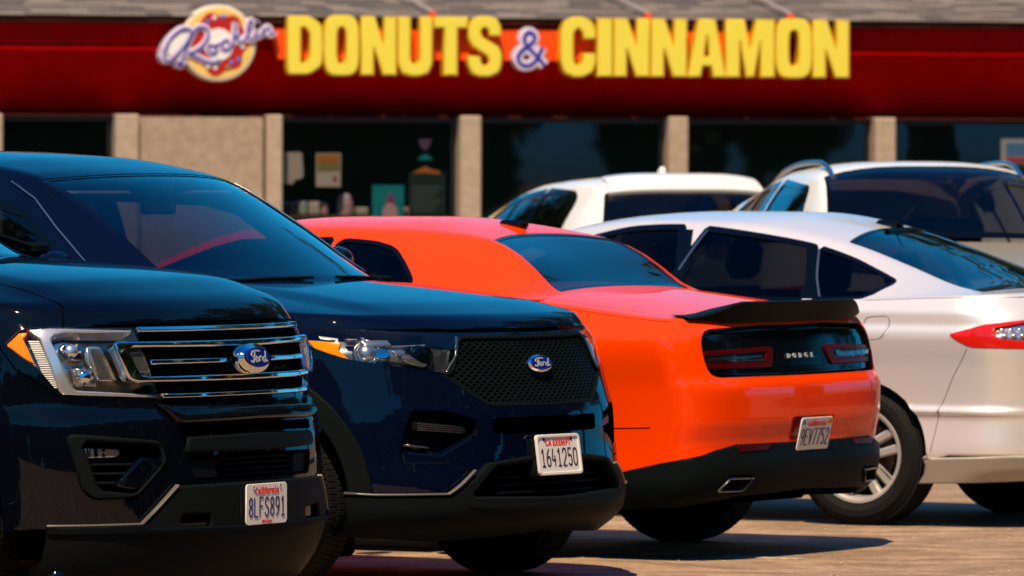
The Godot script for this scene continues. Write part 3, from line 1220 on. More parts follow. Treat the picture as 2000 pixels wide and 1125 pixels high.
func build_shop() -> void:
	var o := thing("shop_building", "long low shop with deep red fascia, shingle roof and pale columns between dark windows", "building", "", Vector3(0, 0, -60), deg_to_rad(13))
	var top := 2.82
	var bot := 2.065
	# fascia: a lower board and a thinner upper board set back
	var mb := MB.new()
	# the lower board leans in towards its foot
	var tilt := Transform3D(Basis(Vector3.RIGHT, atan(0.37 / 0.505)), Vector3(0, 2.57, 0))
	cbox(mb, Vector3(-14, -0.626, -0.06), Vector3(14, 0.0, 0.0), 0.006, tilt)
	var fas := part("fascia", mb, M.fascia, o)
	var mu := MB.new()
	cbox(mu, Vector3(-14, 2.573, -0.3), Vector3(14, top - 0.052, -0.02), 0.006)
	part("fascia_board", mu, M.fascia, fas)
	var ed := MB.new()
	cbox(ed, Vector3(-14, top - 0.05, -0.58), Vector3(14, top - 0.006, 0.108), 0.004)
	part("eave_board", ed, M.soffit, o)
	var ms := MB.new()
	cbox(ms, Vector3(-14, bot - 0.02, -0.6), Vector3(14, bot - 0.003, -0.06), 0.004)
	part("soffit", ms, M.soffit, o)
	# roof
	var slope := deg_to_rad(11.0)
	var rx := Transform3D(Basis(Vector3.RIGHT, slope), Vector3(0, top, 0.12))
	var mr := MB.new()
	cbox(mr, Vector3(-14, -0.018, -7.5), Vector3(14, -0.004, -0.03), 0.002, rx)
	var roof := part("roof", mr, M.shingle3, o)
	var variants := []
	for k in 3:
		var sm := MB.new()
		cbox(sm, Vector3(0, -0.003, -0.17), Vector3([0.19, 0.26, 0.34][k], 0.008, 0.0), 0.003)
		variants.append(sm.mesh())
	for row in 8:
		var x := -4.5 - rng.randf() * 0.3
		while x < 4.6:
			var k := rng.randi() % 3
			var w: float = [0.19, 0.26, 0.34][k]
			var sh := MeshInstance3D.new()
			sh.mesh = variants[k]
			sh.material_override = M["shingle%d" % (rng.randi() % 5)]
			sh.transform = rx * Transform3D(Basis(Vector3.RIGHT, deg_to_rad(-3.2)), Vector3(x, 0.004 + rng.randf() * 0.003, -row * 0.135 + rng.randf_range(-0.004, 0.004) + 0.01))
			sh.name = "shingle" if roof.get_child_count() == 0 else "shingle_%03d" % roof.get_child_count()
			roof.add_child(sh, true)
			x += w + 0.004
	# columns, wall, windows
	var cols := [[-4.7, -4.03], [-3.167, -2.967], [-1.98, -1.838], [-0.442, -0.258], [1.233, 1.407], [2.913, 3.098], [4.6, 4.78]]
	for c in cols:
		var m := MB.new()
		cbox(m, Vector3(c[0] + 0.018, 0, -0.25), Vector3(c[1], bot - 0.001, 0.05), 0.012)
		part("column", m, M.column, o)
	var top_wall := MB.new()
	cbox(top_wall, Vector3(-14, bot - 0.02, -0.75), Vector3(14, top - 0.03, -0.61), 0.004)
	part("upper_wall", top_wall, M.soffit, o)
	for sx in [-14.0, 5.6]:
		var m := MB.new()
		cbox(m, Vector3(sx, 0, -0.25), Vector3(-4.705 if sx < 0 else 14.0, bot - 0.001, 0.03), 0.01)
		part("side_wall", m, M.wall_paint, o)
	var mw := MB.new()
	cbox(mw, Vector3(-2.965, 0, -0.25), Vector3(-1.982, bot - 0.022, -0.01), 0.004)
	part("wall", mw, M.wall_paint, o)
	var spans := [[-4.03, -3.167], [-1.838, -0.442], [-0.258, 1.233], [1.407, 2.913], [3.098, 4.6], [4.78, 5.6]]
	for s in spans:
		var m := MB.new()
		var a: float = s[0] + 0.002
		var b: float = s[1] - 0.002
		slab(m, Transform3D(Basis.IDENTITY, Vector3(0, 0, -0.1)), box2(Vector2(a, 0.002), Vector2(b, bot - 0.024)), 0.0, 0.05, 0.004, [box2(Vector2(a + 0.025, 0.3), Vector2(b - 0.025, bot - 0.055))])
		var wn := part("window", m, M.frame_dark, o)
		var g := MB.new()
		slab(g, Transform3D(Basis.IDENTITY, Vector3(0, 0, -0.12)), box2(Vector2(a + 0.02, 0.295), Vector2(b - 0.02, bot - 0.05)), 0.0, 0.006)
		part("pane", g, M.shop_glass, wn)
	# the room behind the panes
	var ro := MB.new()
	cbox(ro, Vector3(-14, 0.0, -7.4), Vector3(14, 2.7, -7.2), 0.01)
	cbox(ro, Vector3(-14, 2.58, -7.2), Vector3(14, 2.68, -0.62), 0.01)
	cbox(ro, Vector3(-14.2, 0.0, -7.3), Vector3(-14, 2.7, -0.2), 0.01)
	cbox(ro, Vector3(14, 0.0, -7.3), Vector3(14.2, 2.7, -0.2), 0.01)
	part("interior_wall", ro, M.store_wall, o)
	var fl := MB.new()
	cbox(fl, Vector3(-14, 0.004, -7.2), Vector3(14, 0.02, -0.2), 0.002)
	part("interior_floor", fl, M.store_floor, o)
	var shop := o.transform
	# braces from the roof down to the sign
	var labels := ["pale sign brace on the shingle roof above the letter U", "pale sign brace on the shingle roof above the double N", "pale sign brace on the shingle roof above the last O"]
	var bi := 0
	for b in [[-0.745, 3.003, -0.671], [0.968, 2.985, 1.055], [2.151, 2.994, 2.21]]:
		var t := thing("sign_brace", labels[bi], "brace", "braces that hold the sign")
		t.transform = shop
		bi += 1
		var m := MB.new()
		tube(m, [Vector3(b[2], 2.868, 0.14), Vector3(b[0] - 0.06, 3.07, -0.75)], 0.014, 10)
		part("rod", m, M.brace, t)
		var m2 := MB.new()
		cbox(m2, Vector3(b[2] - 0.022, 2.735, 0.03), Vector3(b[2] + 0.022, 2.875, 0.152), 0.006)
		part("bracket", m2, M.brace_red, t)
	build_sign(shop)
	build_window_things(shop * Transform3D(Basis.IDENTITY, Vector3(0, 0, 0.28)))


func build_sign(shop: Transform3D) -> void:
	var s := thing("shop_sign", "yellow channel letters on an orange raceway along the red fascia", "sign")
	s.transform = shop
	var rw := MB.new()
	for sp in [[-1.93, -0.55], [-0.2, 0.4], [0.62, 2.1]]:
		pass
	slab(rw, Transform3D(Basis.IDENTITY, Vector3(0, 0, 0.004)), P("-1.885 2.492, 2.02 2.492, 2.02 2.742, -1.935 2.742"), 0.075, 0.073, 0.005)
	part("raceway", rw, M.raceway, s)
	var y0 := 2.374
	var y1 := 2.832
	var row := [["D", -1.833, -1.55], ["O", -1.546, -1.262], ["N", -1.25, -0.968], ["U", -0.958, -0.684], ["T", -0.676, -0.402], ["S", -0.4, -0.13], ["C", 0.338, 0.622], ["I", 0.632, 0.756], ["N", 0.766, 1.056], ["N", 1.066, 1.356], ["A", 1.36, 1.672], ["M", 1.668, 2.066], ["O", 2.072, 2.372], ["N", 2.376, 2.672]]
	for l in row:
		var g := glyph2(l[0])
		var sc := []
		for p in g:
			var q := PackedVector2Array()
			for a in p: q.append(Vector2(lerpf(l[1], l[2], a.x), lerpf(y0, y1, a.y)))
			sc.append(ccw(q))
		var holes: Array = sc.slice(1)
		var mb := MB.new()
		slab(mb, Transform3D(Basis.IDENTITY, Vector3(0, 0, 0.079)), sc[0], 0.11, 0.11, 0.0, holes, Vector2(0.2, 0.3))
		var le := part("letter", mb, M.letter_side, s)
		var mf := MB.new()
		var inner: PackedVector2Array = Geometry2D.offset_polygon(sc[0], -0.008)[0]
		var hl := []
		for h in holes: hl.append(Geometry2D.offset_polygon(h, 0.008)[0])
		slab(mf, Transform3D(Basis.IDENTITY, Vector3(0, 0, 0.079)), inner, 0.118, 0.007, 0.006, hl, Vector2(0.2, 0.3))
		part("letter_face", mf, M.letter_face, le)
	# ampersand
	var amp := spline(P("0.215 2.455, 0.15 2.53, 0.07 2.61, 0.05 2.67, 0.085 2.715, 0.13 2.69, 0.12 2.64, 0.03 2.57, 0.0 2.51, 0.035 2.46, 0.1 2.46, 0.16 2.52, 0.195 2.6"), 5)
	var ma := MB.new()
	ink(ma, Transform3D(Basis.IDENTITY, Vector3(0, 0, 0.079)), amp, 0.082, 0.1, 0.1, 0.008, Vector2(0.1, 0.1))
	var am := part("ampersand", ma, M.sign_lilac, s)
	var mc := MB.new()
	ink(mc, Transform3D(Basis.IDENTITY, Vector3(0, 0, 0.079)), amp, 0.03, 0.108, 0.01, 0.004, Vector2(0.06, 0.06))
	part("ampersand_core", mc, M.sign_blue, am)
	# the round doughnut with the cursive name across it
	var t := thing("doughnut_sign", "round iced doughnut sign with a lilac cursive name across it", "sign")
	t.transform = shop
	var c := Vector2(-2.366, 2.614)
	var zf := Transform3D(Basis.IDENTITY, Vector3(0, 0, 0.003))
	var dm := MB.new()
	slab(dm, zf, disc(c, 0.3, 0.297, 56), 0.14, 0.137, 0.012)
	var cab := part("cabinet", dm, M.sign_rim, t)
	var dd := MB.new()
	slab(dd, zf, disc(c, 0.272, 0.27, 56), 0.144, 0.006, 0.002)
	part("dough", dd, M.sign_dough, cab)
	var ic := PackedVector2Array()
	for i in 72:
		var a := TAU * i / 72
		var r := 0.232 + 0.018 * sin(a * 7.0 + 1.0) + 0.008 * sin(a * 3.0)
		ic.append(c + Vector2(cos(a), sin(a)) * r)
	var im := MB.new()
	slab(im, zf, ic, 0.149, 0.006, 0.003)
	part("icing", im, M.sign_icing, cab)
	var wm := MB.new()
	slab(wm, zf, disc(c + Vector2(0.0, -0.01), 0.118, 0.125, 40), 0.154, 0.006, 0.003)
	part("doughnut_hole", wm, M.sign_white, cab)
	var si := 0
	for sp in [[100.0, 0.2, 0], [80.0, 0.21, 1], [52.0, 0.2, 2], [140.0, 0.2, 2], [205.0, 0.19, 1], [232.0, 0.19, 2], [262.0, 0.19, 0], [292.0, 0.2, 2], [322.0, 0.2, 1], [352.0, 0.19, 0], [15.0, 0.19, 0], [118.0, 0.19, 1], [245.0, 0.2, 0], [305.0, 0.18, 1]]:
		var a: float = deg_to_rad(sp[0])
		var q: Vector2 = c + Vector2(cos(a), sin(a)) * float(sp[1])
		var d := Vector2.from_angle(a * 1.7 + si)
		si += 1
		var m := MB.new()
		for p in stroke(PackedVector2Array([q - d * 0.016, q + d * 0.016]), 0.03): slab(m, zf, p, 0.156, 0.008, 0.003)
		part("sprinkle", m, [M.sign_white, M.sprinkle_blue, M.sprinkle_green][sp[2]], cab)
	# cursive strokes; units: 1 = cap height along a rising baseline
	var lines := ["-2.79 2.56, -2.8 2.5, -2.76 2.475, -2.7 2.52, -2.63 2.6, -2.585 2.68, -2.6 2.72, -2.66 2.72, -2.74 2.65, -2.79 2.56",
		"-2.68 2.42, -2.65 2.5, -2.61 2.6, -2.57 2.69, -2.53 2.735, -2.47 2.73, -2.45 2.67, -2.49 2.6, -2.56 2.55, -2.61 2.535",
		"-2.69 2.47, -2.64 2.44, -2.7 2.46", "-2.61 2.535, -2.54 2.51, -2.47 2.475, -2.4 2.465, -2.36 2.485",
		"-2.39 2.585, -2.44 2.6, -2.45 2.56, -2.42 2.535, -2.385 2.56, -2.39 2.595, -2.36 2.61",
		"-2.285 2.62, -2.31 2.64, -2.345 2.61, -2.34 2.575, -2.3 2.57, -2.26 2.61",
		"-2.235 2.77, -2.245 2.69, -2.255 2.6", "-2.25 2.65, -2.2 2.69", "-2.235 2.655, -2.2 2.625, -2.17 2.635, -2.14 2.68",
		"-2.14 2.68, -2.105 2.77, -2.12 2.79, -2.14 2.73, -2.13 2.65, -2.1 2.65, -2.075 2.69", "-2.065 2.72, -2.075 2.67, -2.05 2.665, -2.03 2.69", "-2.05 2.775, -2.045 2.78",
		"-2.015 2.73, -2.02 2.68, -2.0 2.72, -1.975 2.74, -1.965 2.7, -1.95 2.68, -1.925 2.71"]
	var bm := MB.new()
	var lift := 0.16
	for ln in lines:
		ink(bm, zf, spline(P(ln), 4), 0.054, lift, 0.155, 0.008, Vector2(0.1, 0.1))
		lift += 0.0005
	var sc2 := part("script", bm, M.sign_lilac, t)
	var cm := MB.new()
	for ln in lines: ink(cm, zf, spline(P(ln), 4), 0.0125, 0.172, 0.016, 0.003, Vector2(0.06, 0.06))
	part("script_core", cm, M.sign_blue, sc2)
	var fm := MB.new()
	slab(fm, zf, rnd(P("-2.77 2.51, -2.7 2.54, -2.62 2.63, -2.6 2.69, -2.66 2.69, -2.74 2.62"), 0.03), 0.159, 0.15, 0.0)
	part("script_fill", fm, M.sign_white, sc2)


func sheet(called: String, shop: Transform3D, outline: PackedVector2Array, z: float, mat: Material, label: String, category: String, group := "") -> Node3D:
	var t := thing(called, label, category, group)
	t.transform = shop
	var m := MB.new()
	slab(m, Transform3D(Basis.IDENTITY, Vector3(0, 0, z)), outline, 0.0, 0.003)
	part("sheet", m, mat, t)
	return t


func bit(called: String, t: Node3D, outline: PackedVector2Array, z: float, mat: Material) -> void:
	var m := MB.new()
	slab(m, Transform3D(Basis.IDENTITY, Vector3(0, 0, z)), outline, 0.0, 0.002)
	part(called, m, mat, t)


func build_window_things(shop: Transform3D) -> void:
	var zi := -0.43
	sheet("paper_notice", shop, rnd(P("-1.812 1.528, -1.715 1.528, -1.705 1.56, -1.65 1.57, -1.635 1.6, -1.645 1.765, -1.66 1.775, -1.812 1.772"), 0.01), zi, M.paper, "blank beige paper with a bitten lower corner taped at the window's left", "notice")
	var p := sheet("menu_poster", shop, box2(Vector2(-1.534, 1.507), Vector2(-1.338, 1.768)), zi, M.paper, "poster with orange top and cream bottom taped inside the window", "poster")
	bit("printed_picture", p, box2(Vector2(-1.524, 1.7), Vector2(-1.348, 1.758)), zi + 0.004, M.paper_orange)
	bit("printed_picture", p, P("-1.524 1.63, -1.348 1.635, -1.348 1.695, -1.524 1.697"), zi + 0.004, M.paper_olive)
	bit("printed_seal", p, disc(Vector2(-1.385, 1.568), 0.016, 0.02), zi + 0.004, M.sign_icing)
	var ice := sheet("ice_cream_poster", shop, box2(Vector2(-1.086, 1.0), Vector2(-0.833, 1.52)), zi, M.teal, "teal poster showing a pink ice cream cone in the shop window", "poster")
	bit("printed_scoop", ice, P("-0.985 1.44, -0.965 1.4, -0.94 1.475, -0.915 1.4, -0.9 1.43, -0.92 1.36, -0.97 1.36"), zi + 0.004, M.magenta)
	bit("printed_cone", ice, rnd(P("-1.005 1.02, -0.885 1.02, -0.885 1.34, -0.93 1.385, -0.97 1.38, -1.005 1.33"), 0.03), zi + 0.0045, M.pink)
	var bo := sheet("chalk_menu", shop, box2(Vector2(-0.795, 1.05), Vector2(-0.5, 1.62)), zi, M.chalk_board, "dark menu board with pale lines and an orange pastry on top, behind the window", "menu board")
	for i in 6:
		bit("printed_line", bo, box2(Vector2(-0.78 + 0.012 * (i % 2), 1.5 - i * 0.035), Vector2(-0.53 - 0.03 * (i % 3), 1.507 - i * 0.035)), zi + 0.004, M.chalk)
	bit("printed_pastry", bo, P("-0.775 1.615, -0.69 1.655, -0.66 1.67, -0.62 1.645, -0.545 1.63, -0.55 1.605, -0.66 1.618"), zi + 0.004, M.paper_orange)
	var cn := sheet("cone_decal", shop, P("-0.722 1.882, -0.612 1.88, -0.64 1.81, -0.672 1.79, -0.7 1.82"), zi, M.pink, "small pink cone shaped decal high on the window pane", "decal")
	bit("printed_swirl", cn, rnd(P("-0.73 1.72, -0.6 1.72, -0.65 1.76, -0.68 1.76"), 0.01), zi, M.teal)
	# things that stand on the sill shelf inside
	var sh := thing("window_shelf", "dark display shelf along the inside of the shop window", "shelf")
	sh.transform = shop
	var m := MB.new()
	cbox(m, Vector3(-1.83, 1.26, -0.85), Vector3(-0.46, 1.285, -0.47), 0.004)
	part("board", m, M.shelf_wood, sh)
	for x in [-1.8, -1.15, -0.5]:
		var l := MB.new()
		cbox(l, Vector3(x - 0.02, 0.021, -0.82), Vector3(x + 0.02, 1.259, -0.78), 0.003)
		part("leg", l, M.shelf_wood, sh)
	var spec := [[-1.81, -1.66, 1.375, "plate_black", "black wire basket at the left end of the window shelf", "basket"], [-1.645, -1.585, 1.385, "mint", "mint green packet on the window shelf beside the black basket", "packet"], [-1.57, -1.48, 1.38, "paper", "cream packet on the window shelf right of the mint one", "packet"], [-1.47, -1.42, 1.375, "pink", "slim pink packet on the window shelf beside the cream one", "packet"]]
	for s in spec:
		var t := thing(s[5], s[4], s[5])
		t.transform = shop
		var b := MB.new()
		cbox(b, Vector3(s[0], 1.286, -0.7), Vector3(s[1], s[2], -0.52), 0.012)
		part("body", b, M[s[3]], t)
		var lid := MB.new()
		cbox(lid, Vector3(s[0] + 0.006, s[2] - 0.002, -0.685), Vector3(s[1] - 0.006, s[2] + 0.01, -0.535), 0.004)
		part("lid", lid, M.sign_lilac, t)
	var jar := thing("jar", "round pink jar with a lilac lid on the window shelf", "jar")
	jar.transform = shop
	var jm := MB.new()
	lathe(jm, P("0.001 0.0, 0.062 0.0, 0.066 0.02, 0.064 0.1, 0.05 0.115"), Transform3D(Basis(Vector3.RIGHT, -PI / 2), Vector3(-1.27, 1.286, -0.6)), 24)
	part("body", jm, M.pink, jar)
	var jl := MB.new()
	lathe(jl, P("0.052 0.112, 0.052 0.14, 0.03 0.165, 0.001 0.17"), Transform3D(Basis(Vector3.RIGHT, -PI / 2), Vector3(-1.27, 1.286, -0.6)), 24)
	part("lid", jl, M.sign_lilac, jar)
	for s in [[-1.18, -1.09, "pale box behind the pink jar on the window shelf"], [-0.82, -0.48, "long pale pink tray at the right end of the window shelf"]]:
		var t := thing("display_box", s[2], "box")
		t.transform = shop
		var b := MB.new()
		cbox(b, Vector3(s[0], 1.286, -0.72), Vector3(s[1], 1.345, -0.55), 0.01)
		part("body", b, M.pink if s[0] > -1.0 else M.paper, t)
	var far := sheet("open_sign", shop, box2(Vector2(4.02, 1.7), Vector2(4.3, 1.91)), zi, M.paper, "blue, white and red poster at the far right window", "poster")
	bit("printed_picture", far, box2(Vector2(4.06, 1.77), Vector2(4.28, 1.87)), zi + 0.004, M.blue_sign)
	bit("printed_picture", far, box2(Vector2(4.06, 1.71), Vector2(4.28, 1.755)), zi + 0.004, M.red_lens)


# ------------------------------------------------------------------ trees seen only in reflections and through gaps
func build_trees() -> void:
	var spots := [  # row behind the viewer and lane fillers are added to block mirrored sky
		[Vector3(11, 0, -47), 13.0, "tall leafy tree beside the car park right of the shop", 0],
		[Vector3(17, 0, -44), 15.0, "broad dark tree beyond the right end of the car park", 1],
		[Vector3(25, 0, -50), 16.0, "largest leafy tree far right of the shop", 0],
		[Vector3(6.8, 0, -27.0), 7.5, "added bushy dark tree nearest the silver sedan's end of the row, right of the lane", 3],
		[Vector3(8.6, 0, -33.5), 6.0, "dense low crowned tree right of the lane, behind the nearest one", 3],
		[Vector3(9.8, 0, -23.0), 8.0, "dense low crowned tree right of the lane, closest to the street", 3],
		[Vector3(11.0, 0, -28.3), 7.2, "added dense tree right of the lane, between the nearest and the second rank", 3],
		[Vector3(12, 0, -15), 9.0, "added dense tree right of the lane, third from the shop end", 3],
		[Vector3(14.5, 0, -7), 9.5, "added dense tree right of the lane, fourth from the shop end", 3],
		[Vector3(16.5, 0, 3), 10.0, "added dense tree right of the lane, last before the street", 3],
		[Vector3(-17.5, 0, -9), 10.0, "added dense dark tree far left of the parked cars, level with the viewer's lane", 3],
		[Vector3(-13.5, 0, -31), 9.0, "dense dark tree left of the parked cars, nearest the shop", 3],
		[Vector3(-15.5, 0, -25), 10.0, "dense dark tree left of the parked cars, middle of three", 3],
		[Vector3(-17, 0, -18.5), 11.0, "dense dark tree left of the parked cars, nearest the street", 3],
		[Vector3(-22.4, 0, 15.0), 8.8, "added leafy tree in the row behind the viewer, leftmost of nine", 3],
		[Vector3(-17.6, 0, 14.8), 8.8, "added leafy tree in the row behind the viewer, second from the left of nine", 3],
		[Vector3(-11.3, 0, 18.5), 9.8, "added leafy tree in the row behind the viewer, third from the left of nine", 3],
		[Vector3(-7.4, 0, 17.2), 8.5, "added leafy tree in the row behind the viewer, fourth from the left of nine", 3],
		[Vector3(-2.5, 0, 15.0), 8.3, "added leafy tree in the row behind the viewer, middle of nine", 3],
		[Vector3(3.7, 0, 18.6), 10.0, "added leafy tree in the row behind the viewer, fourth from the right of nine", 3],
		[Vector3(8.5, 0, 15.5), 8.6, "added leafy tree in the row behind the viewer, third from the right of nine", 3],
		[Vector3(13.2, 0, 18.2), 10.1, "added leafy tree in the row behind the viewer, second from the right of nine", 3],
		[Vector3(18.6, 0, 14.9), 9.4, "added leafy tree in the row behind the viewer, rightmost of nine", 3],
		[Vector3(-13.5, 0, -71), 14.0, "tall leafy tree behind the left part of the shop", 0],
		[Vector3(-19, 0, -73), 12.0, "shorter leafy tree behind the shop, furthest left", 1],
		[Vector3(8, 0, -69), 13.0, "leafy tree right behind the shop's far end", 1],
		[Vector3(13.5, 0, -72), 17.0, "tallest dark tree behind the right end of the shop", 0],
		[Vector3(38.9, 0, 22), 2.3, "smallest low tree across the street facing the left shop window", 1],
		[Vector3(41.2, 0, 27), 5.2, "low leafy tree across the street facing the shop's middle windows", 0],
		[Vector3(44.4, 0, 24), 3.0, "round bushy tree across the street facing the shop", 1],
		[Vector3(47.6, 0, 26), 5.6, "taller low tree across the street facing the right shop windows", 0]]
	for s in spots:
		var h: float = s[1]
		var t := thing("tree", s[2], "tree", "", s[0])
		var r := RandomNumberGenerator.new()
		r.seed = int(h * 10.0 + s[0].x)
		var tm := MB.new()
		var tr := []
		for i in 7: tr.append(Vector3(sin(i * 1.3) * 0.12, h * 0.42 * i / 6.0, cos(i * 0.9) * 0.1))
		for i in 6: tube(tm, [tr[i], tr[i + 1]], lerpf(0.3, 0.14, i / 5.0), 10, false)
		part("trunk", tm, M.bark, t)
		var tips := []
		for i in (22 if s[3] == 3 else 9):
			var lm := MB.new()
			var a := TAU * i * 0.23 + r.randf() * 0.5
			var rr := h * r.randf_range(0.16, 0.3)
			var p0: Vector3 = tr[(1 if s[3] == 3 else 3) + i % 4]
			var p2 := Vector3(cos(a) * rr, h * r.randf_range(0.04 if s[3] == 3 else 0.45, 0.9), sin(a) * rr)
			var p1 := p0.lerp(p2, 0.5) + Vector3(cos(a), 0.4, sin(a)) * 0.3
			tube(lm, [p0, p1], 0.09, 8, false)
			tube(lm, [p1, p2], 0.05, 8)
			part("limb", lm, M.bark, t)
			tips.append(p2); tips.append(p1)
		var leaf := MB.new()
		for k in 3:
			var b := Basis(Vector3(0.3, 1, 0.2).normalized(), k * 2.1)
			leaf.flat(b * Vector3(0, 0, 0), b * Vector3(0.11, 0.06, 0.05), b * Vector3(0.0, 0.09, 0.2), Vector3.UP)
			leaf.flat(b * Vector3(0, 0, 0), b * Vector3(-0.11, 0.05, 0.06), b * Vector3(0.0, 0.09, 0.2), Vector3.UP)
		var mm := MultiMesh.new()
		mm.transform_format = MultiMesh.TRANSFORM_3D
		mm.mesh = leaf.mesh()
		var n := 9000 if s[3] == 3 else 5200
		mm.instance_count = n
		for i in n:
			var c: Vector3 = tips[r.randi() % tips.size()]
			var d := Vector3(r.randfn(), r.randfn() * 0.8, r.randfn()) * h * 0.062
			var bs := Basis.from_euler(Vector3(r.randf() * TAU, r.randf() * TAU, r.randf() * TAU)).scaled(Vector3.ONE * r.randf_range(0.8, 1.7) * (2.1 if s[3] == 3 else 1.0))
			mm.set_instance_transform(i, Transform3D(bs, c + d))
		var mi := MultiMeshInstance3D.new()
		mi.multimesh = mm
		mi.name = "crown"
		mi.material_override = M.leaf if s[3] == 0 else M.leaf_dark
		mi.set_meta("kind", "stuff")
		t.add_child(mi, true)


# ------------------------------------------------------------------ cars
func car_at(called: String, label: String, p: Vector3, theta: float, kind := "car") -> Node3D:
	return thing(called, label, kind, "cars standing in the car park", p, deg_to_rad(theta - 90.0))


func glasshouse(root: Node3D, B: Body, paint_mat: Material, x0: float, x1: float, end_glass: PackedVector2Array, end_name: String, end_mat: Material, windows: Array, win_mat: Material, trim_mat: Material, cell := Vector2(0.08, 0.14), trim_w := 0.016) -> Node3D:
	# roof and pillars with the panes cut out, a dark rim round each pane
	var f := B.G
	var holes := []
	var sides := []
	for w in windows:
		sides.append(gpoly(B, w)); sides.append(gpoly(B, w, true))
	holes.append(grow(end_glass, 0.012, 0.5))
	for s in sides: holes.append(grow(s, trim_w))
	var mb := MB.new()
	panel(mb, f, box2(Vector2(x0, 0.0), Vector2(x1, 4.0)), cell, 0.0, 0.0, 0.0, holes, null, Vector2(0.01, 0.01))
	var roof := part("roof", mb, paint_mat, root)
	var g := MB.new()
	panel(g, f, end_glass, cell, -0.004, 0.0, 0.0, [], null, Vector2(0.01, 0.01))
	var eg := part(end_name, g, end_mat, root)
	var r := MB.new()
	panel(r, f, grow(end_glass, 0.012, 0.5), cell, -0.002, 0.0, 0.0, [grow(end_glass, -0.006, 0.5)], null, Vector2(0.01, 0.01))
	part("seal", r, M.gloss_black, eg)
	for s in sides:
		var m := MB.new()
		panel(m, f, s, cell, -0.006, 0.0, 0.0, [], null, Vector2(0.01, 0.01))
		var sw := part("side_window", m, win_mat, root)
		var t := MB.new()
		panel(t, f, grow(s, trim_w), cell, 0.001, 0.006, 0.0, [grow(s, -0.004)], null, Vector2(0.01, 0.01))
		part("window_trim", t, trim_mat, sw)
	return roof


func cabin(root: Node3D, x_front: float, x_back: float, w: float, floor_y: float, belt: float, rows: Array, wheel_x: float, wheel_side: float, dirn: float) -> void:
	# dark floor and door liners, seats, steering wheel
	var m := MB.new()
	var a := minf(x_front, x_back)
	var b := maxf(x_front, x_back)
	cbox(m, Vector3(a, floor_y, -w), Vector3(b, floor_y + 0.04, w), 0.01)
	cbox(m, Vector3(a, floor_y, w - 0.03), Vector3(b, belt, w), 0.01)
	cbox(m, Vector3(a, floor_y, -w), Vector3(b, belt, -w + 0.03), 0.01)
	part("cabin_liner", m, M.cabin, root)
	for rw in rows:
		for s in [-1, 1]:
			var sm := MB.new()
			var z: float = s * w * 0.5
			var x: float = rw[0]
			var top: float = rw[1]
			var tilt := Transform3D(Basis(Vector3(0, 0, 1), 0.16 * dirn), Vector3(x, floor_y + 0.3, z))
			cbox(sm, Vector3(-0.07, 0.0, -0.24), Vector3(0.07, top - floor_y - 0.52, 0.24), 0.05, tilt)
			cbox(sm, Vector3(x - 0.05, floor_y + 0.1, z - 0.25), Vector3(x + 0.5 * dirn, floor_y + 0.32, z + 0.25), 0.05)
			var st := part("seat", sm, M.seat, root)
			var hm := MB.new()
			cbox(hm, Vector3(-0.05, top - floor_y - 0.48, -0.13), Vector3(0.06, top - floor_y - 0.28, 0.13), 0.045, tilt)
			part("headrest", hm, M.seat, st)
	if wheel_x != 0.0:
		var wm := MB.new()
		var pts := []
		var xf := Transform3D(Basis(Vector3(0, 0, 1), -0.45 * dirn), Vector3(wheel_x, belt - 0.06, wheel_side * 0.38))
		for i in 25:
			var an := TAU * i / 24
			pts.append(xf * Vector3(0, sin(an) * 0.185, cos(an) * 0.185))
		tube(wm, pts, 0.016, 8, false)
		for an in [0.0, PI, -PI / 2]: tube(wm, [xf * Vector3.ZERO, xf * Vector3(0, sin(an) * 0.18, cos(an) * 0.18)], 0.014, 6)
		part("steering_wheel", wm, M.plastic_grey, root)


func hood_part(root: Node3D, called: String, B: Body, mat: Material, lines := []) -> MeshInstance3D:
	return skin(root, called, B.D, box2(Vector2(-0.999, 0.002), Vector2(0.999, 1.0)), mat, Vector2(0.04, 0.035), [], lines, Vector2(0.004, 0.004))


func under(root: Node3D, x0: float, x1: float, w: float, y0: float, y1: float) -> void:
	var m := MB.new()
	cbox(m, Vector3(x0, y0, -w), Vector3(x1, y1, w), 0.03)
	part("underbody", m, M.black, root)


func pan(root: Node3D, called: String, f: Callable, poly: PackedVector2Array, mat: Material, lift: float, thick: float, bevel := 0.0, holes := [], cell := Vector2(0.06, 0.08), label := "") -> MeshInstance3D:
	var m := MB.new()
	panel(m, f, poly, cell, lift, thick, bevel, holes)
	return part(called, m, mat, root, label)


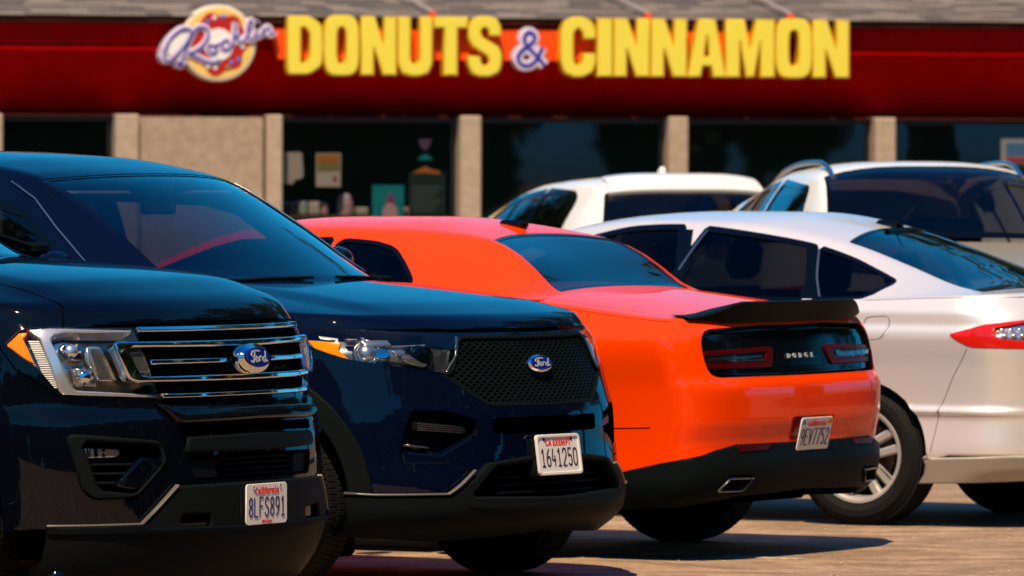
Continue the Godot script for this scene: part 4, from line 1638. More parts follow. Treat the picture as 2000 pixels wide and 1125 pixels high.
func build_navy_suv() -> Node3D:
	var root := car_at("police_suv", "dark navy sport utility vehicle with black honeycomb grille and plate 1641250", Vector3(0.183, 0, -31.174), 56.5, "suv")
	var B := Body.new()
	B.plan(".2:-.14 .33:0.0 .42:.0 .55:-.02 .7:-.03 .8:-.06 .9:-.09 1.0:-.12 1.06:-.17 1.2:-.3", ".2:.93 .4:.975 .6:.99 .75:.985 .95:.975 1.06:.935 1.2:.875", ".2:.6 .7:.64 1.06:.62 1.2:.6", 2.3)
	B.ytop = Pch.new("0:1.035 .4:1.038 .8:1.05 1.1:1.075 1.3:1.10 1.9:1.17 2.2:1.19 2.8:1.17 6:1.19")
	B.spine = Pch.new("0:1.09 .12:1.118 .35:1.16 .7:1.205 1.0:1.232 1.2:1.24")
	B.q1 = 1.22; B.Qc = 2.06; B.cow = Vector3(-1.42, 0.82, -1.16)
	B.edge_r = 0.06
	B.ridge = Vector3(0.016, 0.72, 0.55)
	B.yb = Pch.new("-4.9:1.19 -2.8:1.15 -2:1.15 -1.5:1.19 -1.38:1.2")
	B.zb = Pch.new("-4.9:.84 -2:.88 -1.38:.87")
	B.yr = Pch.new("-4.9:1.3 -4.6:1.6 -4.2:1.66 -3.3:1.705 -2.5:1.7 -2.25:1.675 -2.12:1.635 -1.784:1.45 -1.44:1.225 -1.38:1.2")
	B.zr = Pch.new("-4.9:.7 -4.6:.62 -3.3:.66 -2.5:.665 -2.12:.685 -1.784:.735 -1.44:.82 -1.38:.85")
	B.yc = Pch.new("-4.9:1.3 -4.6:1.68 -4.0:1.73 -2.95:1.765 -2.5:1.745 -2.25:1.70 -2.12:1.665 -1.784:1.48 -1.44:1.262 -1.38:1.225")
	B.bow = Pch.new("-4.9:-.1 -4.6:-.05 -3.5:0 -2.6:.03 -2.12:.13 -1.44:.24 -1.38:.25")
	B.crown = Pch.new("-4.9:3 -2.5:3.2 -2.12:2.3 -1.38:2")
	var f := B.L
	var wc := Vector2(-0.83, 0.375)
	var wr := Vector2(-3.85, 0.375)
	var grille := rnd(both(P("0 1.02, .47 1.023, .535 .885, .6 .872, .39 .748, 0 .742")), 0.03)
	var light := rnd(P(".47 1.028, .69 1.04, .91 1.053, 1.1 1.062, 1.15 1.05, 1.155 1.004, 1.12 .975, 1.06 .956, .98 .934, .86 .918, .726 .9, .563 .878, .5 .943"), 0.02)
	var vent := rnd(P(".777 .732, .634 .734, .471 .695, .46 .639, .6 .515, .828 .52, .83 .573, .808 .655"), 0.02)
	var slot := rnd(both(P("0 .697, .38 .697, .38 .632, 0 .63")), 0.02)
	var cladding := both(P("0 .54, .164 .54, .44 .514, .57 .43, .644 .392, .971 .393, 1.09 .4, 1.09 .24, .88 .232, .62 .215, 0 .245"))
	var cl_h := rnd(both(P("0 .525, .4 .5, .5 .43, .545 .385, 0 .37")), 0.02)
	var body := side_outline(B, -4.9, [0.385, 0.33], [wc, wr], 0.47)
	var arch_seam := PackedVector2Array()
	skin(root, "body", f, body, M.navy_paint, Vector2(0.06, 0.045), [grille, light, mir(light), vent, mir(vent), slot, cl_h], [P(".644 .395, .64 .44"), PackedVector2Array([Vector2(B.qx(-1.62, .45), .45), Vector2(B.qx(-1.62, 1.0), 1.0), Vector2(B.qx(-1.5, 1.15), 1.15)]), P("1.17 1.05, 1.19 .9, 1.175 .84")])
	hood_part(root, "hood", B, M.navy_paint)
	# greenhouse
	var ws := PackedVector2Array()
	for i in 13: ws.append(Vector2(-1.43, lerpf(1.10, 2.90, i / 12.0)))
	for i in 13: ws.append(Vector2(-2.13, lerpf(2.93, 1.07, i / 12.0)))
	glasshouse(root, B, M.navy_paint, -4.85, -1.39, ccw(ws), "windshield", M.windshield, [P("-1.75 1.2, -2.14 1.5, -2.3 1.54, -2.78 1.555, -2.76 1.19"), P("-2.87 1.19, -2.88 1.555, -3.75 1.545, -3.85 1.19"), P("-3.95 1.2, -3.85 1.54, -4.4 1.5, -4.55 1.24")], M.tint, M.gloss_black)
	var ps := MB.new()
	for o in stroke(P("-2.24 1.635, -2.1 1.565, -1.95 1.445, -1.72 1.275"), 0.005, false): panel(ps, B.G, gpoly(B, ccw(o)), Vector2(0.06, 0.2), 0.012, 0.012, 0.0, [], null, Vector2(0.01, 0.01))
	part("pillar_strip", ps, M.satin, root)
	var glint_strip := MB.new()
	panel(glint_strip, B.G, P("-1.5 2.985, -2.1 2.985, -2.1 3.03, -1.5 3.03"), Vector2(0.06, 0.05), 0.006, 0.008, 0.003, [], null, Vector2(0.01, 0.01))
	part("pillar_strip", glint_strip, M.satin, root)  # satin strip added to give the sun glint on the far pillar
	var cowl := MB.new()
	cbox(cowl, Vector3(-1.55, 1.12, -0.84), Vector3(-1.34, 1.2, 0.84), 0.02)
	cbox(cowl, Vector3(-1.4, 1.13, -0.6), Vector3(-1.14, 1.215, 0.6), 0.02)
	part("cowl", cowl, M.plastic, root)
	cabin(root, -1.6, -4.6, 0.8, 0.5, 1.14, [[-2.72, 1.5], [-3.6, 1.48]], -2.05, -1.0, 1.0)
	var dash := MB.new()
	cbox(dash, Vector3(-2.0, 0.8, -0.78), Vector3(-1.55, 1.18, 0.78), 0.07)
	part("dashboard", dash, M.cabin, root)
	var rv := MB.new()
	cbox(rv, Vector3(-2.02, 1.5, -0.12), Vector3(-1.99, 1.56, 0.12), 0.012)
	cbox(rv, Vector3(-2.0, 1.54, -0.02), Vector3(-1.94, 1.6, 0.02), 0.008)
	part("rear_view_mirror", rv, M.gloss_black, root)
	for s in [-1, 1]:
		var vis := MB.new()
		cbox(vis, Vector3(-2.2, 1.58, s * 0.36 - 0.2), Vector3(-2.02, 1.6, s * 0.36 + 0.2), 0.008, Transform3D.IDENTITY)
		part("sun_visor", vis, M.seat_grey, root)
	# wipers
	for s in [-1, 1]:
		var w := MB.new()
		var p0 := B.G(-1.40, 2.0 - s * 0.66) + Vector3(0.01, 0.008, 0)
		var p1 := B.G(-1.402, 2.0 - s * 0.1) + Vector3(0.008, 0.008, 0)
		tube(w, [p0, p0.lerp(p1, 0.5) + Vector3(0.0, 0.004, 0), p1], 0.007, 6)
		cbox(w, p0 - Vector3(0.03, 0.012, 0.05), p0 + Vector3(0.03, 0.012, 0.05), 0.008)
		part("wiper", w, M.plastic, root)
	# mirrors
	for s in [-1, 1]:
		var mm := MB.new()
		ball(mm, Vector3(-1.79, 1.3, s * 1.0), Vector3(0.06, 0.06, 0.11), 20, 12)
		var mr := part("mirror", mm, M.navy_paint, root)
		var ma := MB.new()
		cbox(ma, Vector3(-1.76, 1.2, s * 0.86 - 0.03), Vector3(-1.68, 1.25, s * 0.98 + 0.03), 0.02)
		part("mirror_arm", ma, M.plastic, mr)
	# grille: sunken back, lattice of diamonds, rim, oval badge
	var gb := MB.new()
	recess(gb, f, grille, 0.045)
	var gp := part("grille", gb, M.black, root)
	var lat := MB.new()
	var dx := 0.041
	for k in range(-44, 45):
		for s in [-1.0, 1.0]:
			var x0: float = k * dx
			var ln := PackedVector2Array([Vector2(x0 - s * 0.26, 0.72), Vector2(x0 + s * 0.26, 1.04)])
			for pc in Geometry2D.intersect_polyline_with_polygon(ln, grille):
				for st in stroke(pc, 0.0085, false): panel(lat, f, st, Vector2(0.09, 0.09), -0.006, 0.012)
	part("grille_mesh", lat, M.matte_black, gp)
	pan(gp, "grille_frame", f, Geometry2D.offset_polygon(grille, 0.004)[0], M.matte_black, 0.004, 0.02, 0.004, [Geometry2D.offset_polygon(grille, -0.009)[0]])
	oval_badge(gp, frame_on(f, 0.0, 0.906, 0.0), 0.088, 0.036, 0.018, 0.86)
	# lamps
	for s in [1, -1]:
		var lo: PackedVector2Array = light if s > 0 else mir(light)
		var hb := MB.new()
		recess(hb, f, lo, 0.06)
		var hl := part("headlight", hb, M.lamp_floor, root)
		var sub := func(called: String, txt: String, mat: Material, lift: float, thick: float, bev: float, r := 0.0) -> void:
			var p := P(txt)
			if r > 0.0: p = rnd(p, r)
			pan(hl, called, f, p if s > 0 else mir(p), mat, lift, thick, bev)
		sub.call("turn_signal", "1.148 1.01, 1.012 1.002, 1.022 .972, .985 .936, 1.06 .956, 1.122 .978", M.amber, 0.004, 0.03, 0.003)
		sub.call("lamp_strip", "1.094 1.042, 1.012 1.033, 1.012 1.02, 1.09 1.027", M.reflector, -0.02, 0.02, 0.003)
		sub.call("reflector_bowl", ".97 1.02, .86 1.015, .72 1.0, .64 .955, .68 .918, .84 .94, .94 .95", M.reflector, -0.045, 0.015, 0.012, 0.03)
		sub.call("lamp_bracket", ".93 1.028, .8 1.03, .79 1.005, .9 1.0", M.reflector, -0.022, 0.03, 0.005)
		sub.call("lamp_bracket", ".79 .985, .7 .962, .66 .93, .76 .945", M.reflector, -0.03, 0.03, 0.008)
		sub.call("reflector_bowl", ".875 .985, .86 1.0, .83 1.003, .805 .99, .79 .965, .8 .94, .83 .93, .865 .94, .878 .962", M.chrome, -0.03, 0.02, 0.012, 0.01)
		sub.call("lamp_post", ".915 1.04, .895 1.04, .885 .95, .905 .95", M.reflector, -0.02, 0.03, 0.005)
		sub.call("lamp_bracket", ".985 1.03, .93 1.03, .93 1.018, .98 1.018", M.reflector, -0.015, 0.03, 0.004)
		sub.call("reflector_bowl", ".745 .955, .7 .95, .63 .915, .66 .905, .74 .925", M.reflector, -0.02, 0.02, 0.008, 0.01)
		sub.call("lamp_facet", ".70 .975, .69 .985, .675 .985, .668 .975, .675 .967, .69 .967", M.chrome, -0.02, 0.02, 0.004)
		sub.call("lamp_blade", ".62 1.012, .78 1.006, .79 .999, .63 1.003", M.drl, -0.03, 0.02, 0.003)
		for c in [[0.66, 0.955, 0.05], [0.9, 0.975, 0.042]]:
			var xf := frame_on(f, c[0] * s, c[1], -0.045)
			var pr := MB.new()
			ball(pr, Vector3.ZERO, Vector3(c[2], c[2], 0.028), 22, 12, xf)
			var o := part("projector", pr, M.gloss_black if c[0] < 0.8 else M.reflector, hl)
			var ri := MB.new()
			var rp := PackedVector2Array([Vector2(c[2] + 0.002, 0.0), Vector2(c[2] + 0.012, 0.01), Vector2(c[2] + 0.016, -0.012)])
			lathe(ri, rp, xf, 24)
			part("projector_ring", ri, M.matte_black if c[0] < 0.8 else M.chrome, o)
		pan(hl, "lens", f, lo, M.lens_dark, 0.002, 0.0, 0.0)
		pan(hl, "lens_edge", f, P(".472 1.02, .5 .943, .56 .884, .572 .886, .512 .945, .484 1.022") if s > 0 else mir(P(".472 1.02, .5 .943, .56 .884, .572 .886, .512 .945, .484 1.022")), M.satin, 0.006, 0.01, 0.002)
		# corner vent with a dark lamp and a painted wing
		var ve: PackedVector2Array = vent if s > 0 else mir(vent)
		var vb := MB.new()
		recess(vb, f, ve, 0.07)
		var vn := part("corner_vent", vb, M.plastic, root)
		var vs := func(called: String, txt: String, mat: Material, lift: float, thick: float, bev: float) -> void:
			var p := P(txt)
			pan(vn, called, f, p if s > 0 else mir(p), mat, lift, thick, bev)
		vs.call("fog_lamp", ".755 .69, .51 .668, .5 .638, .775 .655", M.plastic_grey, -0.025, 0.04, 0.006)
		for k in 4: vs.call("lamp_rib", ".74 %.4f, .525 %.4f, .523 %.4f, .742 %.4f" % [0.684 - k * 0.0085, 0.663 - k * 0.007, 0.66 - k * 0.007, 0.68 - k * 0.0085], M.satin, -0.022, 0.006, 0.001)
		vs.call("wing", ".828 .572, .655 .552, .482 .632, .466 .628, .585 .514, .828 .516", M.navy_paint, 0.002, 0.06, 0.01)
		vs.call("blade", ".8 .6, .69 .588, .69 .58, .81 .59", M.satin, -0.03, 0.03, 0.003)
		# wheel arch trim
		for wcx in [wc, wr]:
			var outer := arch_q(B, wcx.x, wcx.y, 0.53, 0.30)
			var inner := arch_q(B, wcx.x, wcx.y, 0.445, 0.30)
			inner.reverse()
			var ring := outer.duplicate()
			ring.append_array(inner)
			pan(root, "wheel_arch_trim", f, ccw(ring) if s > 0 else mir(ccw(ring)), M.plastic_grey, 0.016, 0.06, 0.012)
		var sill := PackedVector2Array([Vector2(B.qx(-1.33, 0.4), 0.42), Vector2(B.qx(-3.35, 0.4), 0.42), Vector2(B.qx(-3.35, 0.3), 0.26), Vector2(B.qx(-1.33, 0.3), 0.26)])
		pan(root, "sill_trim", f, ccw(sill) if s > 0 else mir(ccw(sill)), M.plastic_grey, 0.012, 0.06, 0.01, [], Vector2(0.2, 0.08))
	# lower bumper
	var bm := MB.new()
	recess(bm, f, slot, 0.05)
	part("bumper_slot", bm, M.black, root)
	var cp := pan(root, "lower_bumper", f, cladding, M.plastic_grey, 0.03, 0.13, 0.011, [cl_h], Vector2(0.05, 0.05))
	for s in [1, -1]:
		for st in stroke(P("1.088 .407, .97 .4, .66 .399, .6 .432, .52 .485"), 0.0075, false): pan(cp, "bumper_trim", f, ccw(st) if s > 0 else mir(ccw(st)), M.glint_pale, 0.036, 0.02, 0.003)  # sun glint on the ledge, put in as a pale strip
	var ih := MB.new()
	recess(ih, f, cl_h, 0.06)
	part("intake", ih, M.black, cp)
	for k in 3: pan(cp, "intake_slat", f, both(P("0 %.3f, .42 %.3f, .42 %.3f, 0 %.3f" % [0.47 - k * 0.036, 0.465 - k * 0.034, 0.453 - k * 0.034, 0.457 - k * 0.036])), M.plastic, -0.02, 0.03, 0.004)
	pan(cp, "bumper_lip", f, rnd(both(P("0 .352, .5 .36, .56 .385, .6 .385, .57 .34, .5 .33, 0 .322")), 0.01), M.plastic_grey, 0.034, 0.05, 0.01)
	plate(root, frame_on(f, -0.0, 0.536, 0.03), "1641250", "CA EXEMPT", "", M.plate_black, true)
	for z in [-1, 1]:
		wheel(root, Vector3(wc.x, 0.378, z * 0.84), 0.378, 0.235, 0.25, "steel", z > 0, -0.16 if z > 0 else -0.16)
		wheel(root, Vector3(wr.x, 0.378, z * 0.84), 0.378, 0.235, 0.25, "steel", z > 0)
	under(root, -4.8, -0.35, 0.72, 0.24, 0.5)
	var fd := MB.new()
	cbox(fd, Vector3(-0.72, 0.13, 0.55), Vector3(-0.6, 0.3, 0.86), 0.02)
	part("splash_guard", fd, M.plastic, root)
	return root


func build_black_suv() -> void:
	var root := car_at("large_suv", "large glossy black sport utility vehicle with bright chrome bar grille and plate 8LFS891", Vector3(-0.908 - 0.045 * 0.469, 0, -28.552 + 0.045 * 0.883), 62.0, "suv")
	var B := Body.new()
	B.plan(".12:-.14 .28:-.03 .4:.0 .55:-.0 .78:-.02 .84:-.06 .95:-.07 1.08:-.1 1.13:-.13 1.3:-.3", ".12:.95 .4:.995 .8:1.0 1.0:.99 1.13:.955 1.3:.89", ".12:.6 .7:.6 1.13:.58 1.3:.56", 2.3)
	B.ytop = Pch.new("0:1.118 .9:1.12 1.1:1.14 1.3:1.18 1.9:1.26 2.3:1.29 6:1.29")
	B.spine = Pch.new("0:1.2 .08:1.225 .25:1.275 .5:1.31 .8:1.335 1.0:1.345 1.2:1.35")
	B.q1 = 1.2; B.Qc = 2.12; B.cow = Vector3(-1.5, 0.84, -1.25)
	B.edge_r = 0.085
	B.ridge = Vector3(0.022, 0.8, 0.62)
	B.yb = Pch.new("-5.2:1.3 -2:1.29 -1.4:1.32")
	B.zb = Pch.new("-5.2:.85 -1.4:.86")
	B.yr = Pch.new("-5.2:1.5 -5.0:1.8 -2.5:1.86 -2.25:1.8 -1.5:1.35 -1.4:1.32")
	B.zr = Pch.new("-5.2:.7 -2.5:.68 -2.25:.69 -1.5:.83 -1.4:.85")
	B.yc = Pch.new("-5.2:1.5 -5.0:1.85 -3:1.93 -2.5:1.9 -2.25:1.83 -1.5:1.38 -1.4:1.34")
	B.bow = Pch.new("-5.2:-.1 -3:.0 -2.25:.13 -1.4:.22")
	B.crown = Pch.new("-5.2:3 -2.5:3 -1.4:2")
	var f := B.L
	var wc := Vector2(-0.97, 0.4)
	var wr := Vector2(-4.08, 0.4)
	var grille := rnd(both(PQ("0 1.106, .66 1.106, .58 .862, 0 .858")), 0.02)
	var light := rnd(PQ(".672 1.113, .9 1.117, 1.012 1.124, 1.10 1.118, 1.135 1.11, 1.195 1.06, 1.12 1.0, 1.075 .972, 1.0 .88, .93 .874, .585 .858"), 0.015)
	var slot := rnd(both(PQ("0 .762, .52 .758, .52 .722, 0 .73")), 0.01)
	var lowg := rnd(both(PQ("0 .65, .5 .645, .47 .555, 0 .552")), 0.02)
	var bez := rnd(PQ("1.022 .729, .991 .738, .628 .708, .6 .63, .749 .497, .931 .494, .975 .531"), 0.03)
	var bezin := rnd(PQ(".965 .708, .649 .69, .625 .635, .755 .517, .905 .53"), 0.025)
	var body := side_outline(B, -5.2, [0.39, 0.36], [wc, wr], 0.46)
	skin(root, "body", f, body, M.black_paint, Vector2(0.06, 0.045), [grille, light, mir(light), slot, lowg, bez, mir(bez)], [PQ(".9 1.118, .88 1.135"), PQ("1.0 .87, 1.16 .97, 1.25 1.1"), PackedVector2Array([Vector2(B.qx(-1.75, .45), .45), Vector2(B.qx(-1.75, 1.25), 1.25)])])
	hood_part(root, "hood", B, M.black_paint, [P(".76 .003, .72 .05, .72 .9"), P("-.76 .003, -.72 .05, -.72 .9")])
	var ws := PackedVector2Array()
	for i in 13: ws.append(Vector2(-1.49, lerpf(1.10, 2.90, i / 12.0)))
	for i in 13: ws.append(Vector2(-2.24, lerpf(2.93, 1.07, i / 12.0)))
	glasshouse(root, B, M.black_paint, -5.15, -1.41, ccw(ws), "windshield", M.dark_glass, [P("-1.85 1.33, -2.3 1.72, -2.95 1.8, -2.95 1.32"), P("-3.06 1.32, -3.06 1.8, -3.9 1.78, -3.95 1.32"), P("-4.05 1.32, -4.0 1.76, -4.8 1.72, -4.9 1.34")], M.dark_glass, M.gloss_black)
	var cowl := MB.new()
	cbox(cowl, Vector3(-1.6, 1.2, -0.86), Vector3(-1.42, 1.325, 0.86), 0.02)
	cbox(cowl, Vector3(-1.45, 1.2, -0.6), Vector3(-1.22, 1.34, 0.6), 0.02)
	part("cowl", cowl, M.plastic, root)
	var dash := MB.new()
	cbox(dash, Vector3(-2.1, 0.9, -0.78), Vector3(-1.6, 1.3, 0.78), 0.07)
	part("dashboard", dash, M.cabin, root)
	for s in [-1, 1]:
		var w := MB.new()
		var p0 := B.G(-1.5, 2.0 - s * 0.7) + Vector3(0.05, 0.02, 0)
		var p1 := B.G(-1.57, 2.0 - s * 0.05) + Vector3(0.03, 0.04, 0)
		tube(w, [p0, p0.lerp(p1, 0.5) + Vector3(0.01, 0.012, 0), p1], 0.014, 6)
		cbox(w, p0 - Vector3(0.04, 0.02, 0.05), p0 + Vector3(0.04, 0.025, 0.05), 0.012)
		part("wiper", w, M.plastic, root)
	# grille
	var gb := MB.new()
	recess(gb, f, grille, 0.07)
	var gp := part("grille", gb, M.black, root)
	for b in [[1.1035, 0.0092, 0.66, 0.022], [0.991, 0.0098, 0.62, 0.014], [0.866, 0.0095, 0.585, 0.022]]:
		pan(gp, "grille_bar", f, both(PQ("0 %.4f, %.3f %.4f, %.3f %.4f, 0 %.4f" % [b[0] + b[1], b[2], b[0] + b[1], b[2] - 0.004, b[0] - b[1], b[0] - b[1]])), M.chrome, b[3], 0.05, 0.006, [], Vector2(0.05, 0.08))
	# the two wide bars joined by a slanting end on each side
	var ring_o := rnd(both(PQ("0 1.063, .79 1.064, .735 .93, .705 .917, 0 .914")), 0.03)
	var ring_i := rnd(both(PQ("0 1.036, .722 1.042, .683 .952, .66 .94, 0 .941")), 0.025)
	pan(gp, "grille_surround", f, ring_o, M.chrome, 0.026, 0.06, 0.009, [ring_i], Vector2(0.05, 0.08))
	for r in [[1.072, 1.086], [1.012, 1.026], [0.955, 0.968], [0.885, 0.898]]:
		for k in 13:
			var q: float = -0.54 + k * 0.09 + (0.02 if r[0] < 1.0 else 0.0)
			pan(gp, "grille_tooth", f, box2(Vector2(q - 0.02, r[0]), Vector2(q + 0.02, r[1])), M.plastic_grey, -0.034, 0.03, 0.003)
	for r in [1.0775, 1.018, 0.962, 0.892]:
		pan(gp, "grille_slat", f, both(PQ("0 %.4f, .63 %.4f, .63 %.4f, 0 %.4f" % [r - 0.003, r - 0.003, r - 0.012, r - 0.012])), M.plastic, -0.035, 0.03, 0.003)
	for s in [1, -1]:
		var pl := rnd(PQ(".712 1.03, .64 1.03, .612 .955, .682 .955"), 0.008)
		var tl := pan(gp, "square_lamp", f, pl if s > 0 else mir(pl), M.reflector, -0.004, 0.04, 0.004)
		pan(tl, "lamp_lens", f, pl if s > 0 else mir(pl), M.lens_dark, 0.004, 0.0, 0.0)
	oval_badge(gp, frame_on(f, 0.015, 0.988, 0.03), 0.118, 0.056, 0.04, 0.7)
	for s in [1, -1]:
		var lo: PackedVector2Array = light if s > 0 else mir(light)
		var hb := MB.new()
		recess(hb, f, lo, 0.07)
		var hl := part("headlight", hb, M.satin, root)
		var sub := func(called: String, txt: String, mat: Material, lift: float, thick: float, bev: float, r := 0.0) -> Node3D:
			var p := PQ(txt)
			if r > 0.0: p = rnd(p, r)
			return pan(hl, called, f, p if s > 0 else mir(p), mat, lift, thick, bev)
		sub.call("turn_signal", "1.193 1.062, 1.135 1.106, 1.10 1.108, 1.122 1.085, 1.088 .99, 1.078 .979, 1.12 1.005", M.amber, -0.008, 0.05, 0.006)
		var lamp: Node3D = sub.call("lamp_panel", "1.108 1.082, 1.062 1.08, 1.0 .9, 1.034 .9", M.plastic_grey, -0.022, 0.03, 0.0)
		for k in 22:
			var y := 1.077 - k * 0.0081
			var sh := (1.08 - y) * 0.36
			var p := PQ("%.4f %.4f, %.4f %.4f, %.4f %.4f, %.4f %.4f" % [1.106 - sh, y, 1.064 - sh, y, 1.062 - sh, y - 0.0052, 1.104 - sh, y - 0.0052])
			pan(lamp, "lamp_rib", f, p if s > 0 else mir(p), M.ribbed, -0.012, 0.01, 0.001)
		sub.call("daytime_strip", "1.10 1.114, 1.012 1.12, .675 1.11, .68 1.1, .955 1.104, 1.0 1.095, 1.02 1.078, .958 .908, .93 .892, .59 .872, .588 .861, .985 .876, 1.002 .892, 1.06 1.08, 1.085 1.098", M.drl, 0.002, 0.06, 0.006)
		sub.call("reflector_bowl", ".995 1.085, .96 1.095, .9 1.085, .87 .9, .95 .905, 1.005 1.06", M.reflector, -0.055, 0.01, 0.005, 0.01)
		for pr in ["0.975 1.072, .908 1.07, .885 .998, .958 .998, .994 1.045", ".96 .98, .868 .978, .838 .903, .94 .906"]:
			var box: Node3D = sub.call("projector", pr, M.satin, -0.012, 0.05, 0.012, 0.02)
			var pp := rnd(PQ(pr), 0.02)
			var inn: PackedVector2Array = Geometry2D.offset_polygon(pp, -0.012)[0]
			pan(box, "projector_glass", f, inn if s > 0 else mir(inn), M.gloss_black if pr.begins_with("0") else M.reflector, -0.008, 0.02, 0.004)
			var c := Vector2.ZERO
			for q in pp: c += q / pp.size()
			var bl := MB.new()
			ball(bl, Vector3.ZERO, Vector3(0.026, 0.026, 0.016), 18, 10, frame_on(f, c.x * s, c.y, -0.006))
			part("projector_lens", bl, M.reflector if pr.begins_with("0") else M.chrome, box)
			for k in 5:
				var w := MB.new()
				var a := c + Vector2(cos(k * 2.4), sin(k * 2.4) * 0.9) * 0.027
				cbox(w, Vector3(-0.009, -0.006, -0.004), Vector3(0.009, 0.006, 0.006), 0.003, frame_on(f, a.x * s, a.y, -0.002) * Transform3D(Basis(Vector3(0, 0, 1), k * 0.9) * Basis(Vector3.RIGHT, k * 0.5 - 0.9), Vector3.ZERO))
				part("facet", w, M.chrome, box)
		var rb: Node3D = sub.call("inner_reflector", ".868 1.065, .808 1.066, .745 .925, .83 .93, .87 1.0", M.reflector, -0.04, 0.02, 0.006, 0.012)
		for k in 14:
			var y := 1.055 - k * 0.0092
			var sh := (1.066 - y) * 0.44
			var p := PQ("%.4f %.4f, %.4f %.4f, %.4f %.4f, %.4f %.4f" % [0.86 - sh * 0.5, y, 0.812 - sh, y, 0.81 - sh, y - 0.004, 0.858 - sh * 0.5, y - 0.004])
			pan(rb, "reflector_rib", f, p if s > 0 else mir(p), M.chrome, -0.032, 0.008, 0.001)
		pan(hl, "lens", f, lo, M.lens, 0.006, 0.0, 0.0)
		# fog lamp bezel
		var bz := pan(root, "fog_lamp_bezel", f, bez if s > 0 else mir(bez), M.plastic_grey, 0.012, 0.08, 0.014, [bezin if s > 0 else mir(bezin)], Vector2(0.05, 0.05))
		var bi := MB.new()
		recess(bi, f, bezin if s > 0 else mir(bezin), 0.09)
		part("bezel_pocket", bi, M.black, bz)
		var fl := rnd(PQ(".958 .69, .8 .684, .79 .668, .8 .648, .948 .645"), 0.012)
		var fg := pan(bz, "fog_lamp", f, fl if s > 0 else mir(fl), M.reflector, -0.04, 0.04, 0.008)
		for k in 5:
			var p := box2(Vector2(0.935 - k * 0.03, 0.652), Vector2(0.95 - k * 0.03, 0.683))
			pan(fg, "lamp_facet", f, p if s > 0 else mir(p), M.chrome if k % 2 == 0 else M.gloss_black, -0.034, 0.008, 0.004)
		pan(bz, "lamp_lens", f, fl if s > 0 else mir(fl), M.lens, -0.025, 0.0, 0.0)
		for k in 3:
			var y := 0.628 - k * 0.034
			var p := PQ("%.3f %.3f, %.3f %.3f, %.3f %.3f, %.3f %.3f" % [0.945 - k * 0.012, y, 0.72 + k * 0.03, y, 0.74 + k * 0.03, y - 0.012, 0.942 - k * 0.012, y - 0.01])
			pan(bz, "bezel_slat", f, p if s > 0 else mir(p), M.plastic_grey, -0.02, 0.05, 0.005)
		var wing := rnd(PQ(".722 .65, .604 .632, .742 .521, .85 .54"), 0.012)
		pan(bz, "bezel_wing", f, wing if s > 0 else mir(wing), M.black_paint, 0.0, 0.07, 0.012)
	# bumper step, slots, lower panels
	var sm := MB.new()
	recess(sm, f, slot, 0.05)
	part("bumper_slot", sm, M.black, root)
	pan(root, "bumper_step", f, rnd(both(PQ("0 .812, .53 .808, .6 .84, .62 .842, .56 .77, .52 .764, 0 .768")), 0.012), M.gloss_black, 0.03, 0.05, 0.014, [], Vector2(0.05, 0.05))
	pan(root, "bumper_panel", f, rnd(both(PQ("0 .722, .5 .716, .52 .66, 0 .656")), 0.012), M.plastic_grey, 0.014, 0.04, 0.01, [], Vector2(0.05, 0.05))
	var lg := MB.new()
	recess(lg, f, lowg, 0.06)
	var lgn := part("lower_grille", lg, M.black, root)
	for k in 4: pan(lgn, "grille_slat", f, both(PQ("0 %.4f, .3 %.4f, .3 %.4f, 0 %.4f" % [0.637 - k * 0.021, 0.634 - k * 0.02, 0.626 - k * 0.02, 0.629 - k * 0.021])), M.plastic, -0.02, 0.03, 0.003)
	for s in [1, -1]:
		var p := rnd(PQ(".34 .638, .49 .636, .47 .562, .32 .562"), 0.01)
		pan(lgn, "grille_blank", f, p if s > 0 else mir(p), M.plastic, -0.012, 0.03, 0.004)
	var skid := both(PQ("0 .543, .195 .543, .568 .54, .729 .405, 1.1 .4, 1.1 .16, 0 .16"))
	var tow := rnd(PQ(".548 .435, .395 .43, .395 .385, .558 .385"), 0.012)
	var sk := pan(root, "lower_bumper", f, skid, M.plastic_grey, 0.02, 0.14, 0.012, [tow, mir(tow)], Vector2(0.05, 0.05))
	for s in [1, -1]:
		var tm := MB.new()
		recess(tm, f, tow if s > 0 else mir(tow), 0.06)
		var tn := part("tow_pocket", tm, M.black, sk)
		var hk := MB.new()
		var xf := frame_on(f, 0.475 * s, 0.41, -0.02)
		tube(hk, [xf * Vector3(-0.04, 0.0, -0.03), xf * Vector3(-0.03, -0.004, 0.0), xf * Vector3(0.03, -0.004, 0.0), xf * Vector3(0.04, 0.0, -0.03)], 0.009, 8)
		part("tow_hook", hk, M.plastic_grey, tn)
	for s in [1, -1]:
		for st in stroke(PQ("1.098 .403, .74 .406, .575 .543"), 0.007, false): pan(sk, "bumper_trim", f, ccw(st) if s > 0 else mir(ccw(st)), M.glint_pale, 0.026, 0.02, 0.002)  # the ledge's sunlit edge, drawn as a pale strip
	pan(sk, "bumper_edge", f, both(PQ("0 .385, .715 .392, .728 .404, 1.095 .4, 1.095 .37, .72 .37, 0 .345")), M.plastic, 0.03, 0.05, 0.008, [], Vector2(0.05, 0.05))
	pan(root, "air_dam", f, both(PQ("0 .35, .7 .36, 1.0 .3, 1.0 .14, 0 .2")), M.plastic, -0.02, 0.04, 0.0)
	plate(root, frame_on(f, 0.0, 0.457, 0.024), "8LFS891", "California", "dmv.ca.gov", M.plate_blue, false)
	for z in [-1, 1]:
		wheel(root, Vector3(wc.x, 0.405, z * 0.86), 0.405, 0.25, 0.27, "alloy", z > 0)
		wheel(root, Vector3(wr.x, 0.405, z * 0.86), 0.405, 0.25, 0.27, "alloy", z > 0)
	under(root, -5.1, -0.4, 0.7, 0.26, 0.55)
	var sg := MB.new()
